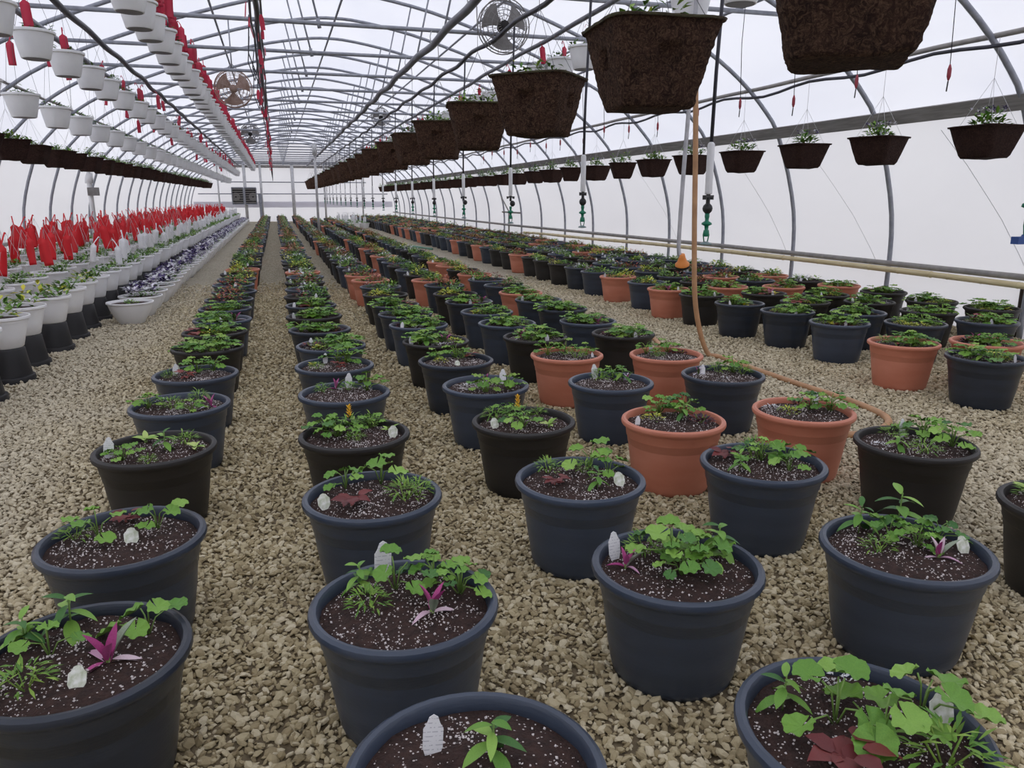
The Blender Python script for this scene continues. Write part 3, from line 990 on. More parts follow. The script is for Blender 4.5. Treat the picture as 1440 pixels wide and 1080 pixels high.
FEAT = {('A', 0): 'navy pot with an upright magenta spiky plant', ('A', 1): 'navy pot with a red printed tag at its front', ('A', 2): 'black pot with a yellow-green star plant',
        ('A', 3): 'navy pot with a magenta plant at its right', ('B', 0): 'dark pot cut off by the bottom edge', ('B', 1): 'navy pot with a tall white label and pink striped plant',
        ('B', 2): 'navy pot with maroon coleus leaves', ('B', 3): 'black pot with a yellow flower spike', ('C', 0): 'dark pot with sprawling geraniums and maroon leaves',
        ('C', 1): 'navy pot with full geraniums and small pink plant', ('C', 2): 'blue-grey pot with a flat red plant', ('C', 3): 'black pot with yellow flower and variegated sprig',
        ('C', 4): 'navy pot with white perlite at its left', ('D', 0): 'navy pot with a pale pink spiky plant', ('D', 1): 'navy pot with a red plant at its left',
        ('D', 2): 'terracotta pot with a yellow sedum clump', ('D', 3): 'navy pot with a white label standing at its back', ('E', 1): 'black pot with a white label, by the hose', ('E', 0): 'black pot cut off by the right edge',
        ('E', 2): 'terracotta pot with yellow sedum beside the hose', ('E', 3): 'navy pot with a white label by the hose foot'}
r = random.Random(5)
labels_at = []
for k in 'ABCDEFGHI':
    for i, (x, y, c) in enumerate(ROWS[k]):
        if (k, i) not in keep:
            continue
        o = obj('planter_pot', pot_me[c], None, (x, y, 0), (0, 0, 0))
        if (k, i) in FEAT:
            lab, grp = FEAT[(k, i)] + ', ' + RN[k], None
            if len(lab.split()) > 16:
                lab = FEAT[(k, i)] + ', ' + {'A': 'left row', 'B': 'second row', 'C': 'third row', 'D': 'fourth row', 'E': 'fifth row'}[k]
            grp = 'large pots in the ' + RN[k]
        elif i < 16:
            lab, grp = '%s pot, %s from the camera in the %s' % (CN[c], ORD[i], RN[k]), 'large pots in the ' + RN[k]
        else:
            lab, grp = '%s pot past the sixteenth in the %s' % (CN[c], RN[k]), 'large pots in the ' + RN[k]
        tag(o, lab, 'plant pot', grp)
        obj('soil', SOIL[i % 3], o, (0, 0, 0), (0, 0, r.uniform(0, 6)))
        if y < 6:
            obj('perlite', PERL[(i + ord(k)) % 3], o, (0, 0, 0), (0, 0, r.uniform(0, 6)), kind='stuff')
        pl = PLANTS.get((k, i))
        if pl:
            for t, dx, dy, s in pl:
                if t in 'TX':
                    labels_at.append((t, x + dx, y + dy, s, k, i, c))
                elif y < 3.65:
                    plant_near(o, t, dx, dy, .330, s * 1.08, r)
                else:
                    kk = '2' if t == 'R2' else t[0]
                    obj(PNAME[kk], plant_joined(kk, r.randint(0, 2)), o, (dx, dy, .328), (0, 0, r.uniform(0, 6)), s * 1.15)
        elif y < 8.5:
            ks = [r.choice('GGGL')] + [r.choice('GGFFLC')] + [r.choice('GFGRVSCGWDF') for _ in range(3)] + ['F', 'G', 'G']
            a0 = r.uniform(0, 6)
            for q, kk in enumerate(ks):
                a, d = a0 + q * 6.28 / len(ks) + r.uniform(-.2, .2), r.uniform(.06, .15)
                obj(PNAME[kk], plant_joined(kk, r.randint(0, 2)), o, (d * math.cos(a), d * math.sin(a), .328), (0, 0, r.uniform(0, 6)), (lambda q: (q, q, q * .72))(r.uniform(1.25, 1.65)))
            if r.random() < .5:
                a = r.uniform(2.4, 5.4)
                labels_at.append(('T', x + .185 * math.cos(a), y + .17 * math.sin(a), .75, k, i, c))
        else:
            obj('foliage', r.choice(NEARFOL if y < 16 else (FOL if y < 22 else FARFOL)), o, (0, 0, .326), (0, 0, r.uniform(0, 6)), (1.08, 1.08, r.uniform(.9, 1.3)))
            if y < 15 and r.random() < .45:
                a = r.uniform(2.4, 5.4)
                labels_at.append(('T', x + .185 * math.cos(a), y + .17 * math.sin(a), .8, k, i, c))
seen_n = {}
for t, x, y, s, k, i, c in labels_at:
    o = obj('plant_label', STAKE if t == 'T' else STAKE_BACK, None, (x, y, .306 if t == 'T' else .318), (r.uniform(-.22, -.05) if t == 'T' else r.uniform(-.6, -.3), r.uniform(-.12, .12), r.uniform(-.35, .2)), s * 1.25)
    seen_n[(k, i)] = seen_n.get((k, i), 0) + 1
    what = 'white plant label' if t == 'T' else 'clear plant label'
    if i < 16:
        lab = '%s in the %s pot of the %s' % (what, ORD[i], RN[k])
        if seen_n[(k, i)] > 1:
            lab = ('smaller ' if t == 'T' else '') + lab
    else:
        lab = '%s past the sixteenth pot of the %s' % (what, RN[k])
    tag(o, lab, 'label', 'plant labels in the big pots')

# everything past the 300 nearest pots, one mass
mbf = MB()
lowpot = MB().lathe([(.175, 0), (.205, .15), (.23, .305), (.252, .325), (.24, .35), (.22, .3)], 10)
low_fol = [foliage_comp(500 + q, .21, 34, .10, .13, p, True) for q, p in enumerate(['bbggdrm', 'bgrrmod', 'bbddgrr', 'ggbbmr'])]
pal = CM + [POT['n'], POT['k'], POT['t'], M_soil]
for k in ROWS:
    for i, (x, y, c) in enumerate(ROWS[k]):
        if (k, i) in keep:
            continue
        M = T(x, y, 0)
        mbf.add(lowpot.v, lowpot.f, len(CM) + 'nkt'.index(c), M)
        S = low_fol[(i + ord(k)) % 4]
        o0 = len(mbf.v)
        mbf.v.extend([(a + x, b + y, z + .31) for a, b, z in S.v])
        mbf.f.extend([tuple(q + o0 for q in f) for f in S.f])
        mbf.m.extend(S.m)
far = obj('far_pots', mbf.mesh('far_pots', pal), kind='stuff')
far['label'] = 'mass of planted pots filling the far end of the greenhouse'
far['category'] = 'plant pots'
# ---------------------------------------------------------------- gravel stones
rng = np.random.default_rng(3)
def scatter():
    out = []
    for y0, y1, pitch, sm in ((.5, 3.2, .0165, 1.0), (3.2, 6.0, .020, 1.1), (6.0, 9.0, .0255, 1.25), (9.0, 14.0, .036, 1.6)):
        xa, xb = -.56 * y1 - 1.5, min(1.28 * y1 + 1.6, 7.2)
        xs = np.arange(max(xa, -4.0), xb, pitch)
        ys = np.arange(y0, y1, pitch)
        X, Y = np.meshgrid(xs, ys)
        X = X.ravel() + rng.uniform(-.55, .55, X.size) * pitch
        Y = Y.ravel() + rng.uniform(-.55, .55, Y.size) * pitch
        ok = (rng.random(X.size) > (Y - 11) / 3.0) & (X > -.56 * Y - 1.4) & (X < 1.28 * Y + 1.5) & (X > -4.4) & (X < 7.15)
        X, Y = X[ok], Y[ok]
        S = rng.gamma(9, 1 / 9, X.size) * .0128 * sm
        out.append(np.stack([X, Y, S], 1))
    A = np.concatenate(out)
    keepm = np.ones(len(A), bool)
    for k in ROWS:
        for (x, y, c) in ROWS[k]:
            if y < 14.5:
                keepm &= (A[:, 0] - x) ** 2 + (A[:, 1] - y) ** 2 > .178 ** 2
    return A[keepm]
A = scatter()
S_ = np.clip(A[:, 2], .006, .022)
Z_ = S_ * .26 + rng.uniform(-.002, .006, len(A))
# the 300 that show largest: nearest ones inside the frame and not under a pot's bulge
ca, sa = math.cos(math.radians(16.728)), math.sin(math.radians(16.728))
cp, sp = math.cos(math.radians(13.636)), math.sin(math.radians(13.636))
hx = A[:, 0] * ca - A[:, 1] * sa
hy = A[:, 0] * sa + A[:, 1] * ca
dep = hy * cp + 1.4 * sp
upv = hy * sp - 1.4 * cp
u, v = hx / dep, upv / dep
vis = (abs(u) < .64) & (v > -.485) & (v < .3)
for k in ROWS:
    for (x, y, c) in ROWS[k]:
        if y < 3.2:
            vis &= (A[:, 0] - x) ** 2 + (A[:, 1] - y) ** 2 > .30 ** 2
            # behind the pot as the camera sees it
            t = ((A[:, 0]) * x + A[:, 1] * y) / (x * x + y * y)
            off = abs(A[:, 0] * y - A[:, 1] * x) / math.hypot(x, y)
            vis &= ~((t > 1) & (t < 1.42) & (off < .33))
score = np.where(vis, S_ / dep, 0)
order = np.argsort(-score)
big = set(order[:300].tolist())
proto = []
for j, q in enumerate(order[:300].tolist()):
    o = obj('stone', stone_me[j % 6], floor, (A[q, 0], A[q, 1], Z_[q]), (rng.uniform(-.5, .5), rng.uniform(-.5, .5), rng.uniform(0, 6.28)), float(S_[q]))
    if j < 6:
        proto.append(o)
rest = np.array([q for q in range(len(A)) if q not in big])
gm = bpy.data.meshes.new('gravel')
gm.vertices.add(len(rest))
gm.vertices.foreach_set('co', np.stack([A[rest, 0], A[rest, 1], Z_[rest]], 1).astype(np.float32).ravel())
at_ = gm.attributes.new('size', 'FLOAT', 'POINT')
at_.data.foreach_set('value', S_[rest].astype(np.float32))
at_ = gm.attributes.new('turn', 'FLOAT_VECTOR', 'POINT')
rot = np.stack([rng.uniform(-.8, .8, len(rest)), rng.uniform(-.8, .8, len(rest)), rng.uniform(0, 6.28, len(rest))], 1)
at_.data.foreach_set('vector', rot.astype(np.float32).ravel())
gm.update()
gravel = obj('gravel', gm, floor, kind='stuff')
ng = bpy.data.node_groups.new('gravel_scatter', 'GeometryNodeTree')
ng.interface.new_socket('Geometry', in_out='INPUT', socket_type='NodeSocketGeometry')
ng.interface.new_socket('Geometry', in_out='OUTPUT', socket_type='NodeSocketGeometry')
gi, go = ng.nodes.new('NodeGroupInput'), ng.nodes.new('NodeGroupOutput')
ip = ng.nodes.new('GeometryNodeInstanceOnPoints')
jn = ng.nodes.new('GeometryNodeJoinGeometry')
for o in proto:
    oi = ng.nodes.new('GeometryNodeObjectInfo')
    oi.transform_space = 'ORIGINAL'
    oi.inputs['Object'].default_value = o
    oi.inputs['As Instance'].default_value = True
    ng.links.new(oi.outputs['Geometry'], jn.inputs[0])
na = ng.nodes.new('GeometryNodeInputNamedAttribute')
na.data_type = 'FLOAT'
na.inputs[0].default_value = 'size'
nt = ng.nodes.new('GeometryNodeInputNamedAttribute')
nt.data_type = 'FLOAT_VECTOR'
nt.inputs[0].default_value = 'turn'
e2r = ng.nodes.new('FunctionNodeEulerToRotation')
ng.links.new(gi.outputs[0], ip.inputs['Points'])
ng.links.new(jn.outputs[0], ip.inputs['Instance'])
ip.inputs['Pick Instance'].default_value = True
ng.links.new(na.outputs[0], ip.inputs['Scale'])
ng.links.new(nt.outputs[0], e2r.inputs[0])
ng.links.new(e2r.outputs[0], ip.inputs['Rotation'])
ng.links.new(ip.outputs[0], go.inputs[0])
md = gravel.modifiers.new('scatter', 'NODES')
md.node_group = ng

# ---------------------------------------------------------------- white pots on upturned black pots
WR, WH = .205, .245
wp_me = MB().lathe([(0, 0), (.125, 0), (.135, .008), (.158, .10), (.180, .19), (.187, .222), (.201, .223), (.2055, .226), (.2055, .244), (.202, .248), (.194, .247), (.190, .235), (.186, .20)], 28).mesh('white_pot', [M_whitep], True, 40)
wsoil_me = MB().lathe([(0, .222), (.184, .218)], 20).mesh('soil', [M_soil])
st_me = MB().lathe([(.135, .262), (.131, .268), (0, .268)][::-1] + [(.138, .255), (.150, .16), (.166, .05), (.180, .046), (.183, .04), (.187, .004), (.187, 0)], 26).mesh('upturned_pot', [M_black], True, 35)
bowl_me = MB().lathe([(0, .0), (.125, .0), (.135, .01), (.175, .08), (.216, .16), (.235, .228), (.246, .229), (.250, .233), (.250, .246), (.246, .25), (.238, .249), (.230, .232), (.224, .2)], 30).mesh('white_bowl', [M_whitep], True, 40)
bsoil_me = MB().lathe([(0, .225), (.226, .222)], 20).mesh('soil', [M_soil])
PFOL = []
for s in range(4):
    mb = foliage_comp(700 + s, .17, 110, .055, .09, 'ggddll')
    PFOL.append(mb.mesh('foliage', CM))
LFOL = [foliage_comp(760 + s, .17, 60, .075, .12, 'gglly').mesh('foliage', CM) for s in range(2)]
WFOL = []
for s in range(4):
    r = random.Random(800 + s)
    mb = foliage_comp(820 + s, .19, 70, .045, .07, 'ddgg')
    for q in range(22):
        a, d = r.uniform(0, 6.28), .20 * r.random() ** .5
        c = r.choice('uwwuuwa')
        for j in range(5):
            S = SHAPES['tiny'][0]
            mb.add(S.v, S.f, CODES.index(c), T(d * math.cos(a), d * math.sin(a), .06 + r.uniform(0, .05), rx=r.uniform(0, .8), rz=a + j * 1.256, s=.075))
    WFOL.append(mb.mesh('pansies', CM))
def hanger_mb(R, H, n=3, rad=.0016, mi=0):
    mb = MB()
    for k in range(n):
        a = 2 * PI * k / n + .4
        mb.tube([(R * math.cos(a), R * math.sin(a), -.02), (R * .45 * math.cos(a), R * .45 * math.sin(a), H * .6), (0, 0, H)], rad, 3, mi, caps=False)
    return mb
H_st = [hanger_mb(.195, .5, 3, .0022).mesh('hanger', [M_wire_light])]
def strap_tag(h, w, bend, seed):
    """a plastic strip folded over the hanger loop and falling to one side"""
    r = random.Random(seed)
    mb = MB()
    n, vs, fs = 15, [], []
    az = r.uniform(-.5, .5)
    for i in range(n + 1):
        t = i / n
        x = bend * (1 - math.cos(min(1, t * 2.6) * PI / 2)) + .006 * math.sin(5 * t + seed)
        z = .05 * math.sin(min(1, t * 3) * PI / 2) - h * max(0, t - .12) / .88
        ww = w * (.15 if t < .40 else (.15 + .85 * min(1, (t - .40) / .07))) / 2
        vs += [(x, -ww, z), (x, ww, z), (x + .003, -ww, z), (x + .003, ww, z)]
    for i in range(n):
        a = 4 * i
        fs += [(a, a + 1, a + 5, a + 4), (a + 2, a + 6, a + 7, a + 3), (a, a + 4, a + 6, a + 2), (a + 1, a + 3, a + 7, a + 5)]
    fs.append((4 * n, 4 * n + 1, 4 * n + 3, 4 * n + 2))
    return mb.add(vs, fs)
TAG_R = [strap_tag(.52, .115, .07 + .02 * s, s).mesh('hang_tag', [M_red], True) for s in range(4)]
TAG_W = [strap_tag(.42, .105, .08 + .02 * s, 10 + s).mesh('hang_tag', [M_tag], True) for s in range(3)]
r = random.Random(11)
print('stones', len(A))
WX = [-2.11, -2.76, -3.40, -4.03]
n_white = 0
CNM = ['front row on stands', 'second row on stands', 'third row on stands', 'row by left film wall']
for ci, x in enumerate(WX):
    y, i = 5.42 + (0 if ci == 0 else .05 * ci), 0
    while y < 47.2 and not (ci == 3 and y > 47):
        if ci == 3 and abs(y - 22.2) < .32:
            y += .665
            continue
        xx, yy = x + r.uniform(-.03, .03), y + r.uniform(-.03, .03)
        near = y < 26
        tagc = 'white' if (ci == 0 and y > 10.2) else ('red' if ci > 0 else None)
        o = obj('white_pot', wp_me, None, (xx, yy, .268), (0, 0, r.uniform(0, 6)))
        if i < 16:
            lab = 'white pot%s, %s from the camera in the %s' % (' with %s tag' % tagc if tagc else ' without tag', ORD[i], CNM[ci])
        else:
            lab = 'white pot%s past the sixteenth in the %s' % (' with %s tag' % tagc if tagc else ' without tag', CNM[ci])
        tag(o, lab, 'pot', 'white pots in the ' + CNM[ci])
        if near:
            obj('soil', wsoil_me, o)
        obj('foliage', r.choice(LFOL + PFOL[:1]) if ci == 0 and i < 7 else r.choice(PFOL), o, (0, 0, .215), (0, 0, r.uniform(0, 6)), (1, 1, r.uniform(.9, 1.35)))
        if tagc:
            H = .54 if tagc == 'red' else .38
            if near:
                obj('hanger', H_st[0], o, (0, 0, .24), (0, 0, 0), (1, 1, H / .5))
            for q in range(2 if tagc == 'red' and r.random() < .4 else 1):
                rz = -1.3 + r.uniform(-.95, .95) + (PI if r.random() < .3 else 0) - o.rotation_euler.z
                obj('hang_tag', r.choice(TAG_R if tagc == 'red' else TAG_W), o, (0, 0, .24 + H + r.uniform(-.05, .05)), (r.uniform(-.2, .2), r.uniform(-.12, .12), rz), r.uniform(.8, 1.12))
        s = obj('upturned_pot', st_me, None, (xx, yy, 0), (0, 0, r.uniform(0, 6)))
        tag(s, ('black upturned pot under the %s white pot of the %s' % (ORD[i], CNM[ci])) if i < 16 else 'black upturned pot under a white pot past the sixteenth, ' + CNM[ci], 'stand', 'black stands of the ' + CNM[ci])
        y += .665
        i += 1
# white pansy bowls standing on the gravel
y, i = 9.62, 0
while y < 46:
    o = obj('white_bowl', bowl_me, None, (-1.65 + (.0 if i else -.01) + r.uniform(-.02, .02), y, 0), (0, 0, r.uniform(0, 6)))
    tag(o, ('white bowl of pansies on the gravel, %s from the camera' % ORD[i]) if i < 16 else 'white bowl of pansies on the gravel, past the sixteenth in its row', 'bowl', 'white bowls of pansies on the gravel')
    if y < 26:
        obj('soil', bsoil_me, o)
    if i:
        obj('pansy_foliage', r.choice(WFOL), o, (0, 0, .225), (0, 0, r.uniform(0, 6)))
    else:
        obj('foliage', PFOL[0], o, (0, 0, .222), (0, 0, 1), (.6, .5, .5))
    y += .60
    i += 1
# white tagged pots standing in the wide aisle near the far end
for ci, x in enumerate((3.15, 3.58, 4.0)):
    for i in range(9):
        o = obj('white_pot', wp_me, None, (x, 37.2 + .8 * i, 0), (0, 0, r.uniform(0, 6)))
        tag(o, 'white pot with white tag on the gravel near the far end of the wide aisle', 'pot', 'white pots at the far end of the aisle')
        obj('foliage', r.choice(PFOL), o, (0, 0, .215))
        obj('hang_tag', r.choice(TAG_W), o, (0, 0, .62), (0, 0, r.uniform(-2.4, -.4)), 1.2)

# ---------------------------------------------------------------- hanging baskets
def fibre_basket(W, H, bottom, n, m, seed, rough, dim, lip=.014):
    """rounded-square moulded fibre basket, hollow, with a dimple in each face"""
    r = random.Random(seed)
    from mathutils import noise
    mb = MB()
    def ring(z, half, off=0, jit=1):
        vs = []
        for k in range(n):
            a = 2 * PI * k / n
            c, s = math.cos(a), math.sin(a)
            e = 8.0
            q = half / (abs(c) ** e + abs(s) ** e) ** (1 / e)
            x, y = q * c, q * s
            if jit:
                nz = noise.noise(Vector((x * 9, y * 9, z * 9 + seed))) * rough + noise.noise(Vector((x * 38, y * 38, z * 38))) * rough * .6 + noise.noise(Vector((x * 90, y * 90, z * 90))) * rough * .4
                # dimple
                f = max(abs(c), abs(s)) * q / half
                lat = min(abs(x), abs(y)) / half
                t = (z / H)
                if dim and lat < .24 and .46 < t < .74:
                    nz -= dim * min(1, (.24 - lat) / .05) * min(1, (t - .46) / .05, (.74 - t) / .05)
                l = math.hypot(x, y)
                x, y = x * (1 + (nz + off) / l), y * (1 + (nz + off) / l)
            vs.append((x, y, z))
        return vs
    rings = []
    for j in range(m + 1):
        t = j / m
        half = (bottom + (1 - bottom) * t ** .92) * W / 2
        if j == 0:
            half *= .95
        zz = [(x, y, z + (noise.noise(Vector((x * 7, y * 7, 3 + seed))) * .012 if j in (0, 1) else 0)) for x, y, z in ring(H * t, half)]
        rings.append(zz)
    rings.append(ring(H, W / 2, .018))
    rings.append(ring(H + lip, W / 2, .022))
    rings.append(ring(H + lip + .004, W / 2, -.006))
    rings.append(ring(H - .05, W / 2 * .95, -.02))
    vs = [p for R in rings for p in R]
    fs = []
    for j in range(len(rings) - 1):
        for k in range(n):
            fs.append((j * n + k, j * n + (k + 1) % n, (j + 1) * n + (k + 1) % n, (j + 1) * n + k))
    fs.append(tuple(range(n - 1, -1, -1)))
    mb.add(vs, fs)
    nb = len(fs) - 1 - n * 3
    mb.m = [1 if len(fs) - 1 - n * 3 <= i < len(fs) - 1 - n else 0 for i in range(len(fs))]
    return mb
BW, BH = .60, .42
big_b = [fibre_basket(BW, BH, .66, 120, 34, s, .012, .036).mesh('hanging_basket', [M_fibre, M_moss]) for s in (1, 2)]
small_b = [fibre_basket(.47, .27, .64, 40, 10, s, .004, .006).mesh('hanging_basket', [M_fibre2, M_fibre2]) for s in (3, 4)]
def fill_mesh(W, z, m):
    h = W / 2 * .93
    return MB().add([(-h, -h * .7, z), (-h * .7, -h, z), (h * .7, -h, z), (h, -h * .7, z), (h, h * .7, z), (h * .7, h, z), (-h * .7, h, z), (-h, h * .7, z)], [tuple(range(8))]).mesh('soil', [m])
fill_big, fill_small = fill_mesh(BW, BH - .04, M_soil), fill_mesh(.47, .235, M_soil)
BF = [foliage_comp(900 + s, .22, 110, .06, .10, p).mesh('foliage', CM) for s, p in enumerate(['ggll', 'ggdlw', 'glldw', 'ggluw'])]
SF = []
for s, p in enumerate(['ggdl', 'gdlw', 'gggll']):
    mb = foliage_comp(950 + s, .21, 130, .06, .11, p)
    if s == 1:
        rr = random.Random(3)
        for q in range(14):
            a, d = rr.uniform(0, 6.28), .17 * rr.random() ** .5
            for j in range(5):
                S = SHAPES['tiny'][0]
                mb.add(S.v, S.f, CODES.index('u' if q % 2 else 'a'), T(d * math.cos(a), d * math.sin(a), .09 + .02 * rr.random(), rx=.4, rz=j * 1.256, s=.03))
    SF.append(mb.mesh('foliage', CM))
def sq_hanger(R, H, m, rad):
    mb = MB()
    for k in range(4):
        a = PI / 4 + k * PI / 2
        mb.tube([(R * 1.2 * math.cos(a), R * 1.2 * math.sin(a), 0), (0, 0, H * .55), (0, 0, H)], rad, 3, caps=False)
    return mb.mesh('hanger', [m])
ZP = 3.22
r = random.Random(21)
# centre row of big fibre baskets under the main pipe
hb = sq_hanger(.27, ZP - 2.3, M_wire, .0022)
CYS = [2.5, 4.1, 6.0] + [7.9 + 1.92 * k for k in range(21)]
BL = ['large brown fibre basket cut off by the top edge, nearest in the centre row', 'large brown fibre basket with a mossy rim, second in the centre row', 'large brown fibre basket with bright green fringe, third in the centre row',
      'large brown fibre basket with violet flowers, fourth in the centre row']
for i, y in enumerate(CYS):
    o = obj('hanging_basket', big_b[i % 2], None, (2.02, y, 1.87), (0, 0, [-.6, -.08, -.72, -.2][i] if i < 4 else r.uniform(-.5, .1)))
    tag(o, BL[i] if i < 4 else ('large brown fibre basket, %s in the centre row' % ORD[i] if i < 8 else 'large brown fibre basket past the eighth in the centre row'), 'basket', 'large brown baskets of the centre row')
    obj('soil', fill_big, o)
    obj('foliage', BF[[1, 0, 2, 3][i] if i < 4 else i % 4], o, (0, 0, BH - .01), (0, 0, r.uniform(0, 6)), (1.1, 1.1, 1.5))
    obj('hanger', hb, o, (0, 0, BH))
# rows of small brown baskets along both film walls
hs_r, hs_l = sq_hanger(.2, 2.80 - 2.02, M_wire_light, .002), sq_hanger(.2, 3.0 - 2.2, M_wire_light, .002)
for side, x, y0, dy, zb, hm in (('right', 6.28, 5.82, 1.315, 1.745, hs_r), ('left', -3.6, 11.9, 1.25, 1.92, hs_l)):
    i, y = 0, y0
    while y < 48.5:
        o = obj('hanging_basket', small_b[i % 2], None, (x + r.uniform(-.03, .03), y, zb + r.uniform(-.01, .01)), (0, 0, r.uniform(-.5, .5)))
        vis = (side == 'right') or y > 12
        if side == 'right':
            lab = 'small dark brown basket, %s from the camera along the right wall' % ORD[i] if i < 10 else 'small dark brown basket past the tenth along the right wall'
        else:
            lab = 'small dark brown basket past the tenth along the left wall'
            if i < 10:
                lab = 'small dark brown basket, %s from the camera along the left wall' % ORD[i]
        tag(o, lab, 'basket', 'small brown baskets along the %s wall' % side)
        if y < 20:
            obj('soil', fill_small, o)
        obj('foliage', SF[(1 if side == 'right' and i in (0, 1) else r.randint(0, 2))], o, (0, 0, .262), (0, 0, r.uniform(0, 6)), (1, 1, 1.6))
        obj('hanger', hm, o, (0, 0, .27))
        y += dy
        i += 1
# rows of white plastic hanging baskets
hw_me = MB().lathe([(0, 0), (.108, 0), (.112, .006), (.135, .10), (.155, .20), (.166, .201), (.171, .205), (.171, .222), (.167, .226), (.158, .225), (.154, .20)], 24)
hw_me.lathe([(0, -.004), (.098, -.004), (.1, 0)], 20, 1)
hw_me = hw_me.mesh('white_basket', [M_white, mat('grey_saucer', (122, 123, 128), .5)], True, 40)
hsoil = MB().lathe([(0, .208), (.1545, .205)], 16).mesh('soil', [M_soil])
HF = [foliage_comp(980 + s, .14, 60, .05, .09, 'ggddb').mesh('foliage', CM) for s in range(3)]
TAG_H = [strap_tag(.24, .055, .03 + .015 * s, 30 + s).mesh('hang_tag', [M_pink], True) for s in range(3)]
WROWS = [('inner', -1.02, 6.6, .66, 2.84, 3.3, 'packed row left of the ridge', 46.5),
         ('mid', -1.86, 5.8, 1.03, 2.55, 3.2, 'middle row on the left', 46.5),
         ('outer', -2.33, 6.8, 1.19, 2.17, 3.2, 'lower row on the left', 46.5),
         ('right', 3.2, 5.1, .72, 2.70, 3.2, 'row right of the centre pipe', 30)]
for nm, x, y0, dy, zb, zp, desc, yend in WROWS:
    hm = hanger_mb(.165, zp - zb - .21, 3, .0018).mesh('hanger', [M_wire])
    i, y = 0, y0
    while y < yend:
        o = obj('white_basket', hw_me, None, (x + r.uniform(-.015, .015), y, zb + r.uniform(-.012, .012)), (r.uniform(-.03, .03), r.uniform(-.03, .03), r.uniform(0, 6)))
        tag(o, ('white hanging basket, %s in the %s' % (ORD[i], desc)) if i < 16 else 'white hanging basket past the sixteenth in the ' + desc, 'basket', 'white hanging baskets of the ' + desc)
        if y < 22:
            obj('soil', hsoil, o)
        obj('foliage', r.choice(HF), o, (0, 0, .195), (0, 0, r.uniform(0, 6)))
        obj('hanger', hm, o, (0, 0, .215))
        rz = -o.rotation_euler.z
        if nm == 'inner':
            for q in range(3):
                obj('hang_tag', r.choice(TAG_H), o, (.08 * math.cos(rz), .08 * math.sin(rz), zp - zb + r.uniform(.0, .16)), (0, 0, rz - 1.4 + r.uniform(-.8, .8)), 1.35)
        elif r.random() < .8:
            obj('hang_tag', r.choice(TAG_H), o, (0, 0, (zp - zb) * r.uniform(.62, .98)), (r.uniform(-.15, .15), 0, rz - 1.4 + r.uniform(-1, 1)), r.uniform(1.0, 1.5))
        y += dy * (1 + r.uniform(-.04, .04))
        i += 1

# ---------------------------------------------------------------- pipes under the collar bars
def wavy(x, z, y0, y1, amp, seed, step=.94):
    r_ = random.Random(seed)
    P, y, k = [], y0, 0
    while y < y1:
        P.append((x + r_.uniform(-.012, .012), y, z - (amp * (k % 2)) + r_.uniform(-.006, .006)))
        y += step
        k += 1
    P.append((x, y1, z))
    return smooth_path(P, 3)
def pipe(name, x, z, rad, m, lab, amp=.02, seed=1, y0=-1.0, y1=49.0):
    return tag(obj(name, MB().tube(wavy(x, z, y0, y1, amp, seed), rad, 7).mesh(name, [m])), lab, 'pipe', 'pipes running along the roof')
t = obj('main_pipe', MB().tube(wavy(1.94, ZP, -.5, 49, .035, 5), .042, 8).mesh('main_pipe', [M_greypipe]))
tag(t, 'thick grey pipe bundle tied under the collar bars above the big baskets', 'pipe', 'pipes running along the roof')
for y in BOWY:
    if 0 < y < 30:
        mb = MB()
        mb.tube([(1.94 + .05 * math.cos(a), y + .02 * math.sin(a * 2), ZP + .03 + .085 * math.sin(a)) for a in [k * PI / 5 for k in range(11)]], .006, 4)
        mb.tube([(1.98, y, ZP - .02), (2.0, y + .06, ZP - .2)], .005, 4)
        obj('tie', mb.mesh('tie', [M_wire_light]), t)
pipe('sprinkler_pipe', 2.56, ZP - .01, .026, M_blackpipe, 'black sagging pipe that carries the drop sprinklers', .034, 6)
pipe('basket_pipe', 3.2, ZP, .026, M_greypipe, 'grey pipe over the white baskets right of the centre pipe', .012, 7)
pipe('basket_pipe', -1.86, ZP, .034, M_blackpipe, 'dark pipe over the middle row of white baskets on the left', .03, 8)
pipe('basket_pipe', -2.36, ZP + .02, .032, M_greypipe, 'grey pipe over the lower row of white baskets on the left', .015, 9)
pipe('basket_pipe', -1.02, ZP + .06, .024, M_blackpipe, 'dark pipe over the packed row of white baskets', .012, 10)
pipe('wall_pipe', 6.3, 2.82, .026, M_steel_dark, 'grey pipe on the right bows that carries the small baskets', .006, 11)
pipe('wall_pipe', 6.27, 2.76, .018, M_blackpipe, 'thin black hose sagging under the pipe along the right wall', .06, 12)
pipe('wall_pipe', -3.6, 3.02, .024, M_steel_dark, 'grey pipe on the left bows that carries the small baskets', .006, 13)
# bundled drip line with red tags along the middle
dl = obj('drip_line', MB().tube(wavy(-.05, 3.2, 2, 46.5, .02, 14), .028, 6).tube(wavy(-.10, 3.14, 2, 46, .05, 15), .012, 4).tube(wavy(-.01, 3.12, 2, 46, .06, 16), .010, 4)
         .tube([(-.05, 46.5, 3.2), (-.04, 46.6, 2.9), (-.02, 46.7, 2.3)], [.05, .06, .01], 6).mesh('drip_line', [M_blackpipe]))
tag(dl, 'bundled black drip line with dark red tags hanging along the middle', 'hose')
dt_me = [MB().add([(0, -.018, 0), (0, .018, 0), (.002, .034, -.05), (.01, .034, -.19), (.006, -.034, -.19), (0, -.034, -.05)], [(0, 1, 2, 3, 4, 5)]).mesh('red_tag', [M_pink], False)]
rr = random.Random(9)
for k in range(90):
    y = 5 + 41 * (k / 90) ** 1.1
    obj('red_tag', dt_me[0], dl, (-.05 + rr.uniform(-.08, .06), y, 3.16 - rr.random() ** 2 * .3), (0, rr.uniform(-.2, .2), rr.uniform(0, 3)), rr.uniform(.45, .85))
